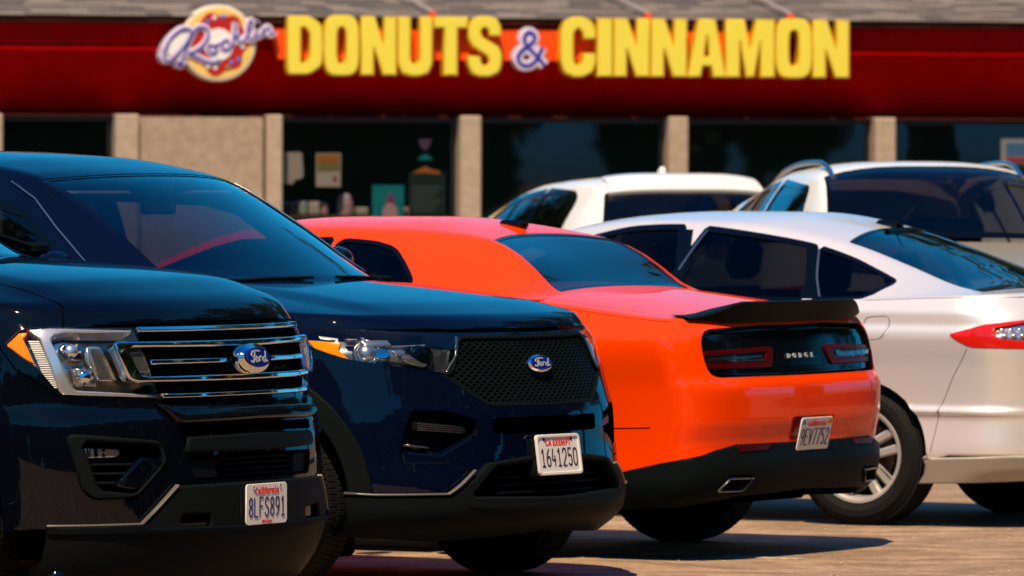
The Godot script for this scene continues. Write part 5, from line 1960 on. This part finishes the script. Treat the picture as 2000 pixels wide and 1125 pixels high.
	ball(sg, Vector3(-0.36, 0.2, 0.72), Vector3(0.08, 0.1, 0.2), 22, 12)
	part("air_deflector", sg, M.gloss_black, root)


func build_orange_coupe() -> void:
	var root := car_at("coupe", "bright orange coupe with black rear spoiler, seen from behind", Vector3(1.279, 0, -33.774), 61.0, "coupe")
	var B := Body.new()
	B.plan(".2:-.1 .3:.02 .42:.05 .5:.04 .62:.06 .74:.06 .79:.03 .9:.0 1.0:-.03 1.04:-.055 1.1:-.1 1.2:-.16", ".2:.85 .35:.92 .5:.925 .74:.94 .93:.966 .955:.966 .965:.96 1.03:.915 1.1:.86 1.15:.815 1.2:.78", ".2:.24 .7:.24 1.1:.24 1.2:.24", 2.8)
	B.ytop = Pch.new("0:1.03 .7:1.03 .9:1.035 1.1:1.05 1.4:1.085 1.75:1.12 2.1:1.14 3:1.13 5:1.04 6:.95")
	B.spine = Pch.new("0:1.06 .1:1.078 .4:1.125 .65:1.16 .8:1.176 1.0:1.19 1.2:1.2")
	B.q1 = 0.9; B.Qc = 1.72; B.cow = Vector3(-0.72, 0.7, -0.86)
	B.edge_r = 0.03
	B.flat_p = 2.6
	B.yb = Pch.new("-3.3:1.1 -2.2:1.135 -1.5:1.14 -.9:1.125 -.5:1.09")
	B.zb = Pch.new("-3.3:.82 -2.2:.83 -1.5:.835 -.9:.84 -.5:.86")
	B.yr = Pch.new("-3.3:1.12 -3.1:1.18 -2.6:1.39 -2.3:1.42 -1.8:1.415 -1.5:1.405 -1.25:1.375 -1.1:1.31 -.88:1.15 -.7:1.1 -.5:1.1")
	B.zr = Pch.new("-3.3:.8 -2.6:.6 -1.8:.585 -1.25:.575 -.88:.64 -.7:.7 -.5:.78")
	B.yc = Pch.new("-3.3:1.14 -3.1:1.22 -2.6:1.455 -2.3:1.475 -1.8:1.478 -1.46:1.45 -1.25:1.405 -1.1:1.33 -.88:1.172 -.7:1.1 -.5:1.1")
	B.bow = Pch.new("-3.3:.2 -2.6:.1 -1.8:.0 -1.25:-.08 -.88:-.02 -.5:-.02")
	B.crown = Pch.new("-3.3:2 -2.3:2.8 -1.5:2.6 -.5:2.2")
	B.hip = Pch.new("-3.5:0 -2.2:-.02 -1.6:.0 -1.05:.025 -.6:.018 -.2:0 1:0")
	B.hip_y = 0.85; B.hip_w = 0.22
	var f := B.L
	var wc := Vector2(-1.02, 0.355)
	var wf := Vector2(-3.95, 0.355)
	var lampbox := rnd(both(P("0 1.015, .3 1.018, .745 1.006, .785 .985, .8 .88, .79 .815, .75 .797, 0 .795")), 0.035)
	var pocket := rnd(both(P("0 .617, .205 .615, .2 .515, 0 .512")), 0.02)
	var body := side_outline(B, -4.5, [0.37, 0.3], [wc, wf], 0.385)
	var crease := seam(f, [P("1.31 .574, 1.12 .58")], 0.012)
	skin(root, "body", f, body, M.orange_paint, Vector2(0.05, 0.04), [lampbox, pocket], [P("1.31 .574, 1.12 .58")])
	hood_part(root, "trunk_lid", B, M.orange_paint, [P(".9 .03, .9 .8"), P("-.9 .03, -.9 .8")])
	var bl := PackedVector2Array()
	for i in 13: bl.append(Vector2(-0.895, lerpf(1.07, 2.93, i / 12.0)))
	for i in 13: bl.append(Vector2(-1.235, lerpf(2.93, 1.07, i / 12.0)))
	glasshouse(root, B, M.orange_paint, -3.25, -0.86, ccw(bl), "rear_window", M.dark_glass, [rnd(P("-1.52 1.185, -1.6 1.265, -1.69 1.335, -1.8 1.36, -1.98 1.372, -2.0 1.19"), 0.04), P("-2.04 1.19, -2.03 1.375, -2.5 1.36, -2.62 1.33, -3.0 1.19")], M.side_glass, M.gloss_black)
	cabin(root, -0.9, -3.2, 0.72, 0.45, 1.08, [[-1.55, 1.28], [-2.35, 1.34]], 0.0, 0.0, -1.0)
	var pk := MB.new()
	cbox(pk, Vector3(-1.4, 1.06, -0.62), Vector3(-0.9, 1.1, 0.62), 0.02)
	part("parcel_shelf", pk, M.cabin, root)
	# antenna on the roof
	var an := MB.new()
	var ap := B.G(-1.36, 2.0)
	cbox(an, ap + Vector3(-0.09, -0.01, -0.025), ap + Vector3(0.05, 0.03, 0.025), 0.014)
	part("antenna", an, M.gloss_black, root)
	# spoiler: a ducktail blade, thick over the middle, swept thin to its tips
	var sp := MB.new()
	var secs := []
	for i in 33:
		var t := lerpf(-1.0, 1.0, i / 32.0)
		var a := absf(t)
		var e := B.L(t * 0.86, 1.035)
		var h := 0.086 * (1.0 - smoothstep(0.62, 1.0, a)) + 0.004
		var dep := 0.17 * (1.0 - 0.5 * smoothstep(0.75, 1.0, a))
		var y := 1.033 + 0.02 * smoothstep(0.7, 1.0, a)
		secs.append([Vector3(e.x + 0.012, y - 0.004, e.z), Vector3(e.x + 0.055 - 0.04 * smoothstep(0.6, 1.0, a), y + h - 0.006, e.z), Vector3(e.x + 0.042 - 0.04 * smoothstep(0.6, 1.0, a), y + h, e.z), Vector3(e.x - dep * 0.5, y + h * 0.62 + 0.006, e.z), Vector3(e.x - dep, y + 0.016, e.z)])
	for i in 32:
		for k in 4:
			var p: Vector3 = secs[i][k]
			var q: Vector3 = secs[i][k + 1]
			var r: Vector3 = secs[i + 1][k + 1]
			var s: Vector3 = secs[i + 1][k]
			var out: Vector3 = (p + r) * 0.5 - Vector3(-0.09, 1.03, (p.z + r.z) * 0.5)
			sp.flat(p, q, r, out); sp.flat(p, r, s, out)
	part("spoiler", sp, M.matte_black, root)
	# lamp panel
	var lb := MB.new()
	recess(lb, f, lampbox, 0.04)
	var lp := part("lamp_panel", lb, M.gloss_black, root)
	pan(lp, "panel_face", f, Geometry2D.offset_polygon(lampbox, -0.012)[0], M.gloss_black, -0.022, 0.015, 0.006, [], Vector2(0.05, 0.05))
	for s in [1, -1]:
		var ro := rnd(P(".775 .915, .26 .927, .24 .915, .28 .84, .3 .836, .775 .837"), 0.02)
		var ri := rnd(P(".775 .892, .318 .905, .31 .898, .335 .864, .775 .864"), 0.015)
		var tl := pan(lp, "taillight", f, ro if s > 0 else mir(ro), M.red_dark, -0.012, 0.02, 0.005, [ri if s > 0 else mir(ri)], Vector2(0.05, 0.05))
		pan(tl, "taillight_center", f, ri if s > 0 else mir(ri), M.gloss_black, -0.02, 0.01, 0.004)
		for k in 2:
			var a: float = 0.565 + k * 0.0
			var b1 := rnd(P(".76 .893, .565 .898, .565 .868, .76 .868") if k == 0 else P(".55 .898, .33 .902, .345 .868, .55 .868"), 0.008)
			pan(tl, "taillight_bar", f, b1 if s > 0 else mir(b1), M.lens_dark, -0.006, 0.01, 0.003)
		pan(tl, "taillight_strip", f, P(".76 .886, .35 .893, .35 .88, .76 .874") if s > 0 else mir(P(".76 .886, .35 .893, .35 .88, .76 .874")), M.satin, -0.012, 0.004, 0.001)
	var cf := frame_on(f, 0.0, 0.885, -0.02)
	var word := "DODGE"
	for i in 5:
		text_part("badge_letter" if i == 0 else "badge_letter_%03d" % i, word[i], 0.021, M.silver_print, lp, cf * Transform3D(Basis.IDENTITY.scaled(Vector3(1.5, 1, 1)), Vector3((i - 2) * 0.057, -0.002, 0.003)), "Droid Sans", true, 0.004)
	# rear bumper
	var pm := MB.new()
	recess(pm, f, pocket, 0.05)
	part("plate_pocket", pm, M.orange_paint, root)
	plate(root, frame_on(f, 0.02, 0.54, 0.028), "9EV7752", "California", "", M.plate_blue, false, false)
	var dif := both(P("0 .505, .655 .507, .797 .484, .872 .464, 1.064 .43, 1.30 .378, 1.3 .215, .947 .235, .638 .278, .3 .285, 0 .293"))
	var ex := rnd(P(".72 .368, .54 .366, .612 .308, .785 .31"), 0.014)
	var df := pan(root, "lower_bumper", f, dif, M.matte_black, 0.014, 0.14, 0.012, [ex, mir(ex)], Vector2(0.05, 0.05))
	for s in [1, -1]:
		var e2: PackedVector2Array = ex if s > 0 else mir(ex)
		var em := MB.new()
		recess(em, f, e2, 0.12)
		var en := part("exhaust_pipe", em, M.black, df)
		pan(en, "exhaust_rim", f, e2, M.satin, 0.026, 0.1, 0.004, [Geometry2D.offset_polygon(e2, -0.007)[0]])
		var rf := rnd(P(".665 .499, .388 .5, .425 .475, .655 .471"), 0.01)
		pan(df, "reflector", f, rf if s > 0 else mir(rf), M.red_dark, 0.02, 0.02, 0.004)
		var sc := rnd(P(".56 .64, .8 .655, .77 .55, .66 .543"), 0.03)
	for z in [-1, 1]:
		wheel(root, Vector3(wc.x, 0.355, z * 0.81), 0.355, 0.255, 0.26, "alloy", z > 0)
		wheel(root, Vector3(wf.x, 0.355, z * 0.81), 0.355, 0.255, 0.26, "alloy", z > 0)
	under(root, -4.4, -0.3, 0.68, 0.22, 0.48)


func cut(a: PackedVector2Array, b: PackedVector2Array) -> PackedVector2Array:
	var best := PackedVector2Array()
	for p in Geometry2D.intersect_polygons(ccw(a), ccw(b)):
		if p.size() > best.size(): best = p
	return best


func build_silver_sedan() -> void:
	var root := car_at("sedan", "pearl silver sedan with sloping roof and red taillight beyond the orange coupe", Vector3(2.975, 0, -36.755), 60.0, "sedan")
	var B := Body.new()
	B.plan(".2:-.1 .3:.0 .55:.02 .8:.03 .95:.0 1.1:-.1 1.2:-.2", ".18:.86 .3:.895 .345:.91 .352:.92 .53:.906 .56:.932 .58:.912 .75:.922 .915:.942 .945:.912 1.03:.9 1.045:.885 1.1:.845 1.2:.77", ".2:.5 .7:.5 1.1:.5 1.2:.5", 2.4)
	B.ytop = Pch.new("0:1.09 .9:1.09 1.2:1.085 1.6:1.07 2.2:1.06 6:1.0")
	B.spine = Pch.new("0:1.1 .5:1.12 1.0:1.13 1.2:1.13")
	B.q1 = 1.05; B.Qc = 1.6; B.cow = Vector3(-0.62, 0.72, -0.42)
	B.edge_r = 0.03
	B.yb = Pch.new("-3.6:1.03 -2:1.05 -1:1.065 -.5:1.08 -.3:1.085")
	B.zb = Pch.new("-3.6:.86 -2:.875 -1:.865 -.6:.85 -.3:.82")
	B.yr = Pch.new("-3.6:1.05 -3.2:1.2 -2.75:1.39 -2.36:1.44 -1.93:1.438 -1.5:1.39 -1.2:1.32 -.9:1.22 -.6:1.125 -.3:1.09")
	B.zr = Pch.new("-3.6:.8 -2.75:.6 -1.93:.575 -1.2:.57 -.6:.64 -.3:.75")
	B.yc = Pch.new("-3.6:1.1 -3.2:1.25 -2.85:1.43 -2.56:1.466 -2.18:1.484 -1.7:1.482 -1.3:1.42 -1.0:1.325 -.7:1.2 -.45:1.12 -.3:1.1")
	B.bow = Pch.new("-3.6:.2 -2.8:.1 -2.0:.0 -1.2:-.03 -.6:.02 -.3:.05")
	B.crown = Pch.new("-3.6:2 -2.3:2.6 -1.5:2.4 -.3:2.2")
	B.tumble = 0.035
	var f := B.L
	var wc := Vector2(-1.0, 0.335)
	var wf := Vector2(-3.85, 0.335)
	var lamp := rnd(P("1.2 .918, 1.114 .94, 1.023 .965, .811 .988, .45 1.0, .45 .87, .848 .85, 1.096 .856, 1.16 .885"), 0.02)
	var body := side_outline(B, -4.6, [0.345, 0.3], [wc, wf], 0.36)
	var fuel := PackedVector2Array()
	var fp := rnd(P("-.98 .99, -.85 1.0, -.842 .955, -.87 .89, -.98 .88"), 0.03)
	for p in fp: fuel.append(Vector2(B.qx(p.x, p.y), p.y))
	skin(root, "body", f, body, M.silver_paint, Vector2(0.05, 0.03), [lamp, mir(lamp)], [fuel, PackedVector2Array([Vector2(B.qx(-1.6, .4), .4), Vector2(B.qx(-1.55, 1.04), 1.04)]), PackedVector2Array([Vector2(B.qx(-2.5, .4), .4), Vector2(B.qx(-2.5, 1.04), 1.04)]), P("1.12 .85, 1.2 .72, 1.27 .55, 1.3 .36")], Vector2(0.006, 0.006), 0.0034)
	hood_part(root, "trunk_lid", B, M.silver_paint)
	var bl := PackedVector2Array()
	var arc := spline(P("-3.12 1.09, -2.9 1.22, -2.7 1.315, -2.457 1.378, -2.3 1.396, -2.116 1.4, -1.95 1.39, -1.7 1.362, -1.416 1.32, -1.2 1.264, -1.05 1.21, -.925 1.163"), 4)
	arc.append_array(P("-.93 1.15, -.99 1.105, -1.03 1.088, -1.248 1.078, -1.861 1.076, -2.6 1.08"))
	var dlo := ccw(arc)
	for i in 13: bl.append(Vector2(-0.5, lerpf(1.08, 2.92, i / 12.0)))
	for i in 13: bl.append(Vector2(-1.24, lerpf(2.93, 1.07, i / 12.0)))
	glasshouse(root, B, M.silver_paint, -3.55, -0.47, ccw(bl), "rear_window", M.dark_glass, [
		cut(dlo, P("-3.2 1.0, -2.14 1.0, -2.07 1.21, -2.15 1.5, -3.2 1.5")),
		cut(dlo, P("-1.36 1.0, -1.345 1.16, -1.44 1.5, -1.95 1.5, -1.985 1.39, -2.05 1.2, -1.98 1.0")),
		cut(dlo, P("-0.8 1.0, -0.8 1.5, -1.42 1.5, -1.3 1.17, -1.24 1.0"))], M.side_glass, M.gloss_black, Vector2(0.08, 0.12), 0.02)
	# pillars between the side panes are black
	for s in [false, true]:
		for pp in ["-2.05 1.075, -1.99 1.21, -2.06 1.395, -2.14 1.4, -2.07 1.21, -2.14 1.075", "-1.25 1.075, -1.31 1.17, -1.37 1.305, -1.43 1.322, -1.35 1.16, -1.36 1.075"]:
			var m := MB.new()
			panel(m, B.G, gpoly(B, P(pp), s), Vector2(0.08, 0.12), 0.003, 0.006, 0.0, [], null, Vector2(0.01, 0.01))
			part("door_pillar", m, M.gloss_black, root)
	for ln in ["-1.985 1.392, -2.052 1.2, -2.04 1.2, -1.973 1.39", "-1.362 1.3, -1.305 1.17, -1.25 1.08, -1.24 1.08, -1.295 1.17, -1.352 1.298"]:
		var m := MB.new()
		panel(m, B.G, gpoly(B, P(ln)), Vector2(0.08, 0.12), 0.008, 0.008, 0.0, [], null, Vector2(0.01, 0.01))
		part("pillar_strip", m, M.satin, root)
	cabin(root, -0.9, -3.4, 0.74, 0.45, 1.04, [[-1.5, 1.27], [-2.4, 1.33]], 0.0, 0.0, -1.0)
	var pk := MB.new()
	cbox(pk, Vector3(-1.3, 1.04, -0.62), Vector3(-0.6, 1.08, 0.62), 0.02)
	part("parcel_shelf", pk, M.cabin, root)
	# antenna base and whip
	var an := MB.new()
	var ap := B.G(-1.26, 2.0)
	cbox(an, ap + Vector3(-0.1, -0.02, -0.03), ap + Vector3(0.05, 0.035, 0.03), 0.02)
	var am := part("antenna", an, M.gloss_black, root)
	var wp := MB.new()
	tube(wp, [ap + Vector3(0.03, 0.02, 0), ap + Vector3(0.11, 0.1, 0)], 0.004, 6)
	part("antenna_whip", wp, M.gloss_black, am)
	var bs := MB.new()
	panel(bs, B.G, box2(Vector2(-1.225, 1.7), Vector2(-1.2, 2.3)), Vector2(0.05, 0.1), 0.012, 0.014, 0.004, [], null, Vector2(0.01, 0.01))
	part("brake_lamp", bs, M.gloss_black, root)
	# tail lamps
	for s in [1, -1]:
		var lo: PackedVector2Array = lamp if s > 0 else mir(lamp)
		var lm := MB.new()
		recess(lm, f, lo, 0.04)
		var ln := part("taillight", lm, M.red_dark, root)
		var cl := rnd(P(".98 .945, .8 .975, .55 .985, .55 .89, .84 .888, .96 .9"), 0.02)
		pan(ln, "lamp_lens", f, lo, M.red_lens, 0.004, 0.01, 0.004, [cl if s > 0 else mir(cl)], Vector2(0.05, 0.05))
		pan(ln, "clear_lens", f, cl if s > 0 else mir(cl), M.reflector, -0.012, 0.01, 0.003, [], Vector2(0.05, 0.05))
		for k in 9:
			var b := MB.new()
			ball(b, Vector3.ZERO, Vector3(0.014, 0.011, 0.008), 12, 8, frame_on(f, (0.94 - 0.045 * (k % 5) - 0.02 * (k / 5)) * s, 0.945 - 0.026 * (k / 5), -0.01))
			part("lamp_facet", b, M.reflector, ln)
	pan(root, "lower_bumper", f, both(P("0 .345, .9 .347, 1.345 .33, 1.29 .205, .8 .225, 0 .235")), M.lower_silver, 0.012, 0.1, 0.01, [], Vector2(0.05, 0.05))
	for z in [-1, 1]:
		wheel(root, Vector3(wc.x - 0.02, 0.335, z * 0.785), 0.335, 0.224, 0.23, "alloy", z > 0)
		wheel(root, Vector3(wf.x, 0.335, z * 0.785), 0.335, 0.228, 0.23, "alloy", z > 0)
	under(root, -4.5, -0.35, 0.66, 0.2, 0.5)


func white_car(root: Node3D, B: Body, tail: float, wx: float, wx2: float, glass_poly: PackedVector2Array, wins: Array, win_mat: Material) -> void:
	var f := B.L
	var wc := Vector2(wx, 0.36)
	var wf := Vector2(wx2, 0.36)
	var lamp := rnd(P("1.12 1.02, .72 1.05, .62 .98, .7 .9, 1.08 .92"), 0.03)
	var body := side_outline(B, tail, [0.4, 0.33], [wc, wf], 0.4)
	skin(root, "body", f, body, M.white_paint, Vector2(0.1, 0.09), [lamp, mir(lamp)])
	glasshouse(root, B, M.white_paint, tail + 1.0, -0.06, glass_poly, "rear_window", M.dark_glass, wins, win_mat, M.gloss_black, Vector2(0.1, 0.16), 0.02)
	for s in [1, -1]:
		var lm := MB.new()
		recess(lm, f, lamp if s > 0 else mir(lamp), 0.03)
		var ln := part("taillight", lm, M.red_dark, root)
		pan(ln, "lamp_lens", f, lamp if s > 0 else mir(lamp), M.red_lens, 0.004, 0.01, 0.004)
	pan(root, "lower_bumper", f, both(P("0 .5, 1.0 .5, 1.35 .42, 1.35 .25, 0 .28")), M.plastic, 0.015, 0.1, 0.01, [], Vector2(0.1, 0.1))
	for z in [-1, 1]:
		wheel(root, Vector3(wx, 0.36, z * 0.8), 0.36, 0.235, 0.24, "alloy", z > 0)
		wheel(root, Vector3(wx2, 0.36, z * 0.8), 0.36, 0.235, 0.24, "alloy", z > 0)
	under(root, tail + 0.2, -0.4, 0.7, 0.24, 0.5)
	# bonnet
	var m := MB.new()
	var pts := []
	for i in 9:
		var x := lerpf(tail + 1.3, tail + 0.02, i / 8.0)
		var y := lerpf(1.1, 0.86, pow(i / 8.0, 2.0))
		pts.append([Vector3(x, y, 0.86), Vector3(x, y + 0.07, 0.5), Vector3(x, y + 0.09, 0), Vector3(x, y + 0.07, -0.5), Vector3(x, y, -0.86)])
	for i in 8:
		for k in 4:
			m.flat(pts[i][k], pts[i + 1][k], pts[i + 1][k + 1], Vector3.UP); m.flat(pts[i][k], pts[i + 1][k + 1], pts[i][k + 1], Vector3.UP)
	part("hood", m, M.white_paint, root)


func build_white_suv() -> void:
	var root := car_at("white_suv", "tall white sport utility vehicle with silver roof rails and wide dark rear window", Vector3(2.33, 0, -42.0), 8.0, "suv")
	var B := Body.new()
	B.plan(".25:-.05 .5:.05 .9:.0 1.1:-.06 1.3:-.12", ".25:.9 .5:.94 .9:.95 1.15:.92 1.25:.88 1.3:.86", ".25:.4 1.3:.4", 2.8)
	B.ytop = Pch.new("0:1.29 1.3:1.27 1.6:1.2 3:1.14 4.2:1.08 6:.9")
	B.yb = Pch.new("-4.7:1.0 -3.6:1.08 -2.0:1.14 -1:1.2 -.4:1.26 0:1.29")
	B.zb = Pch.new("-4.7:.84 -2:.86 -.7:.81 -.3:.7 0:.67")
	B.yr = Pch.new("-4.7:1.02 -3.6:1.1 -2.6:1.5 -2.1:1.58 -1.3:1.655 -.8:1.665 -.5:1.655 -.3:1.61 -.15:1.5 0:1.29")
	B.zr = Pch.new("-4.7:.8 -3.6:.78 -2.2:.6 -.7:.6 -.35:.6 0:.63")
	B.yc = Pch.new("-4.7:1.05 -3.6:1.15 -2.6:1.56 -2.1:1.65 -1.3:1.72 -.8:1.73 -.5:1.722 -.32:1.69 -.15:1.56 0:1.3")
	B.bow = Pch.new("-4.7:.1 -2.6:.1 -1.5:0 -.6:.03 -.2:.08 0:.1")
	B.crown = Pch.new("-4.7:2 -1.5:3 -.5:3.2 0:2.6")
	var g := PackedVector2Array()
	for i in 13: g.append(Vector2(-0.02, lerpf(1.05, 2.95, i / 12.0)))
	for i in 13: g.append(Vector2(-0.36, lerpf(2.93, 1.07, i / 12.0)))
	white_car(root, B, -4.7, -0.95, -3.7, ccw(g), [rnd(P("-.34 1.28, -.42 1.57, -1.25 1.6, -1.3 1.24"), 0.06), P("-1.38 1.22, -1.34 1.59, -1.9 1.55, -1.95 1.19"), P("-2.02 1.18, -1.98 1.54, -2.4 1.46, -2.9 1.2")], M.side_glass)
	for s in [-1, 1]:
		var rl := MB.new()
		var pts := []
		for i in 11:
			var x := lerpf(-2.25, -0.3, i / 10.0)
			var p := B.G(x, 1.12 if s > 0 else 2.88)
			pts.append(p + Vector3(0, 0.034 * minf(1.0, minf(i, 10 - i) * 0.6) , 0))
		tube(rl, pts, 0.015, 10)
		part("roof_rail", rl, M.satin, root)
	cabin(root, -0.6, -3.2, 0.74, 0.5, 1.12, [[-1.35, 1.4], [-2.25, 1.4]], -2.75, 1.0, -1.0)


func build_white_minivan() -> void:
	var root := car_at("white_hatchback", "cream white hatchback with shark fin antenna parked between coupe and shop", Vector3(1.13, 0, -47.5), 16.5, "hatchback")
	var B := Body.new()
	B.plan(".25:-.05 .5:.05 .9:.0 1.1:-.06 1.3:-.12", ".25:.88 .5:.91 .9:.92 1.15:.88 1.3:.82", ".25:.4 1.3:.4", 2.8)
	B.ytop = Pch.new("0:1.2 1.3:1.18 1.6:1.12 3:1.08 4.2:1.02 6:.85")
	B.yb = Pch.new("-4.4:.95 -3.4:1.02 -2.0:1.08 -1:1.12 -.4:1.16 0:1.2")
	B.zb = Pch.new("-4.4:.8 -2:.82 -.5:.79 0:.7")
	B.yr = Pch.new("-4.4:.97 -3.4:1.05 -2.4:1.38 -1.9:1.5 -1.4:1.56 -.7:1.585 -.35:1.575 -.2:1.5 0:1.22")
	B.zr = Pch.new("-4.4:.75 -3.4:.74 -2.2:.58 -.7:.55 -.35:.53 0:.64")
	B.yc = Pch.new("-4.4:1.0 -3.4:1.1 -2.4:1.46 -1.9:1.56 -1.4:1.605 -.7:1.625 -.3:1.61 -.2:1.53 0:1.22")
	B.bow = Pch.new("-4.4:.1 -2.4:.1 -1.5:0 -.6:.04 -.2:.1 0:.1")
	B.crown = Pch.new("-4.4:2 -1.5:3.2 -.5:4 0:3")
	var g := PackedVector2Array()
	for i in 13: g.append(Vector2(-0.03, lerpf(1.08, 2.92, i / 12.0)))
	for i in 13: g.append(Vector2(-0.21, lerpf(2.92, 1.08, i / 12.0)))
	white_car(root, B, -4.4, -0.85, -3.45, ccw(g), [rnd(P("-.46 1.2, -.47 1.46, -.6 1.51, -1.18 1.525, -1.2 1.16"), 0.05), P("-1.24 1.15, -1.22 1.52, -1.75 1.48, -1.8 1.12"), P("-1.83 1.12, -1.79 1.475, -2.1 1.4, -2.8 1.12")], M.side_glass)
	var sw := MB.new()
	panel(sw, B.G, box2(Vector2(-0.42, 1.1), Vector2(-0.2, 2.9)), Vector2(0.05, 0.1), 0.03, 0.035, 0.012, [], null, Vector2(0.01, 0.01))
	part("roof_spoiler", sw, M.white_paint, root)
	var fin := MB.new()
	var ap := B.G(-0.75, 2.0)
	slab(fin, Transform3D(Basis.IDENTITY, ap), P("-.09 -.01, .07 -.01, .06 .04, .035 .062, 0.0 .04"), 0.018, 0.036, 0.01)
	part("fin_antenna", fin, M.white_paint, root)
	cabin(root, -0.6, -3.0, 0.7, 0.5, 1.06, [[-1.3, 1.32], [-2.15, 1.32]], 0.0, 0.0, -1.0)
